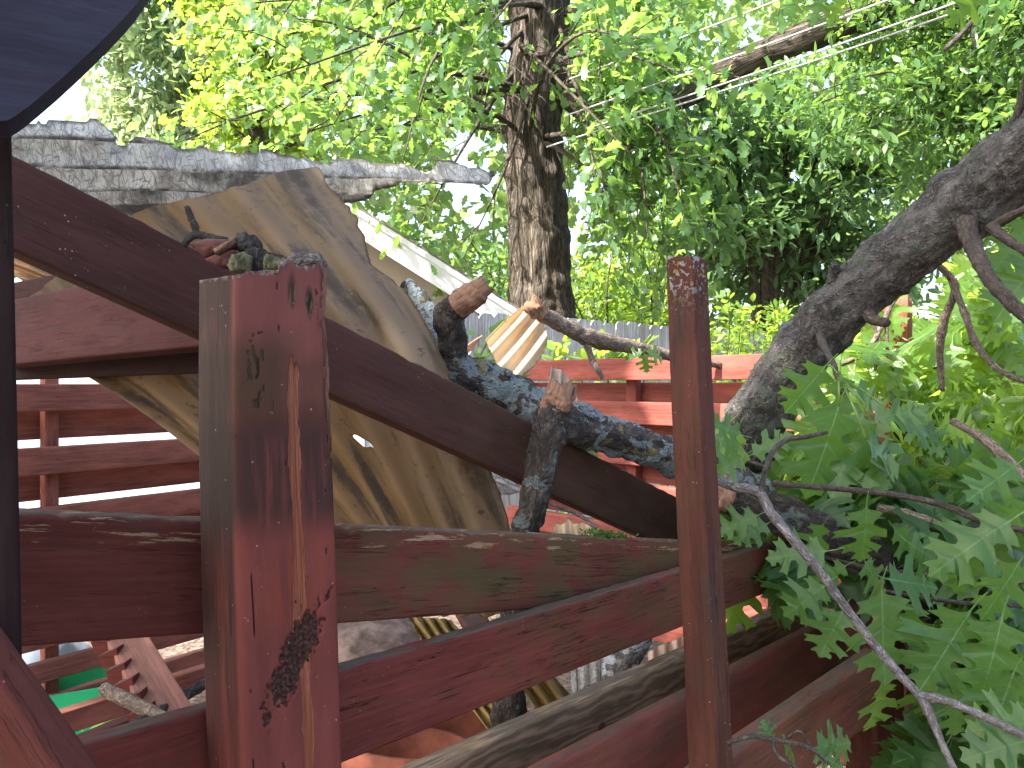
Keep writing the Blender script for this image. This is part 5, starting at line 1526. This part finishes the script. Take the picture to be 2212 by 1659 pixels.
# low timbers and sticks in the lower left gap
o = plank('low_rail', (110, 1548, 1.9), (480, 1430, 2.3), (480, 1474, 2.3), (110, 1600, 1.9), .036, M_far, seed=31); tag(o, 'dark red rail lowest behind the notched board', 'rail')
o = plank('low_rail', (60, 1650, 1.35), (330, 1535, 1.6), (330, 1600, 1.6), (60, 1730, 1.35), .036, M_e, seed=33); tag(o, 'dull red rail below the sawn stick, bottom left', 'rail')
STK = bark('bark_stick', (.15, .11, .08), (.03, .025, .02), 1.4)
o = MB().add(tube_g(PX((226, 1488, 1.45, 28), (262, 1506, 1.42, 30), (310, 1530, 1.38, 30), (360, 1556, 1.35, 30)), 30, 16, rough=.1, rs=50)).build('sawn_stick', STK); tag(o, 'brown sawn stick lying across the notched board', 'stick')
o = MB().add(tube_g(PX((248, 1588, 1.3, 16), (300, 1562, 1.34, 26), (350, 1535, 1.45, 24), (420, 1490, 1.6, 24), (480, 1460, 1.7, 24)), 40, 14, rough=.25, rs=40)).build('mossy_stick', BK_G); tag(o, 'dark mossy stick behind the notched board, lower left', 'stick')
GRN = plain('green_plastic', (.02, .42, .16), .4, .1, 5, .4)
g0 = P(140, 1540, 2.5)
root = thing('green_tub', 'bright green plastic tub on the ground in the lower left gap', 'tub', (g0.x, g0.y, 0))
MB().add(planter(g0.x, g0.y + .1, .02, .15, .12, .24, .008, .85, .5)).build('tub', GRN, root, smooth=False)
TARP = plain('blue_grey_plastic', (.20, .24, .30), .35, .15, 4, .5)
V, Fc, T = [], [], []
c0 = P(85, 1450, 3.0)
for i in range(15):
    for j in range(15):
        a, b = i / 14 - .5, j / 14 - .5
        h = .30 * max(0, 1 - (a * a + b * b) * 4.2) * (1 + .5 * noise.noise(Vector((a * 4, b * 4, 1))))
        V.append(Vector((c0.x + a * .42 + b * .1, c0.y + b * .5, .04 + h))); T.append((a, b, 0))
for i in range(14):
    for j in range(14):
        k = i * 15 + j
        Fc.append((k, k + 15, k + 16, k + 1))
o = mesh('plastic_sheet', V, Fc, TARP, None, T); tag(o, 'crumpled blue grey plastic sheet on the mulch, lower left', 'plastic sheet')
r = np.random.default_rng(88)
gp = P(230, 1500, 2.35)
pos = np.array([[gp.x + r.normal(0, .07), gp.y + r.normal(0, .07), .06 + r.uniform(0, .22)] for _ in range(40)])
root = thing('low_plant', 'small green plant on the ground beside the green tub', 'plant', (gp.x, gp.y, 0))
leaves('foliage', T_OVAL, pos, r.normal(0, 1, (40, 3)) + [0, 0, .3], r.normal(0, .5, (40, 3)) + [0, 0, 1], r.uniform(.06, .1, 40), L_BR, root, width=1.4)

# ================================================================ unseen leaf crown added to shade the foreground (behind and left of the viewer)
r = np.random.default_rng(99)
LIT = [(P(1060, 760, 2.45), .12), (P(1120, 720, 2.45), .18), (P(1400, 790, 2.8), .20), (P(1590, 780, 2.7), .24), (P(1400, 890, 2.85), .07), (P(1800, 760, 2.5), .3), (P(1420, 1060, 2.85), .06), (P(1640, 1340, 2.15), .14),
       (P(2000, 800, 2.4), .50), (P(2250, 780, 2.3), .55), (P(2150, 620, 2.3), .45), (P(1840, 820, 2.4), .30), (P(1900, 1530, 2.5), .12), (P(2150, 1560, 2.6), .14), (P(1620, 980, 1.8), .07), (P(1740, 1010, 1.9), .10), (P(1010, 1350, 1.6), .02), (P(1750, 20, 1.7), .08),
       (P(1175, 745, 2.5), .08), (P(900, 360, 2.0), .12)]
LIT = [(c, q + (.10 if q > .12 else .03)) for c, q in LIT]
n = 5200
q = np.stack([r.uniform(-1.7, 1.9, n), r.uniform(.25, 3.4, n), r.uniform(-.1, 2.3, n)], 1)
s = np.array(SUN)
pos = q + s[None] * r.uniform(4.2, 6.5, n)[:, None]
ok = np.ones(n, bool)
for c, rad in LIT:
    w = pos - np.array(c)
    ok &= np.linalg.norm(w - (w @ s)[:, None] * s[None], axis=1) > rad  # crown left open along sun rays to the spots kept lit
# keep it off the back garden
back = q[:, 1] < 3.4
pos = pos[ok & back]
st = thing('added_shade_crown', 'leafy oak overhead outside the picture that shades the wreckage', 'tree', (-5.2, -2.6, 0))
MB().add(tube_g([(Vector((-5.2, -2.6, -.1)), .3), (Vector((-5.1, -2.5, 1.8)), .24), (Vector((-4.6, -2.0, 3.6)), .18), (Vector((-3.2, -.9, 5.2)), .09), (Vector((-2.4, .2, 6.0)), .03)], 60, 20, rough=.1, rs=4, ridge=.1)).build('trunk', BARK_T, st)
leaves('crown', T_OVAL, pos, r.normal(0, 1, pos.shape), r.normal(0, .5, pos.shape) + [0, 0, 1], r.uniform(.16, .26, len(pos)), L_OAK, st, width=1.5)
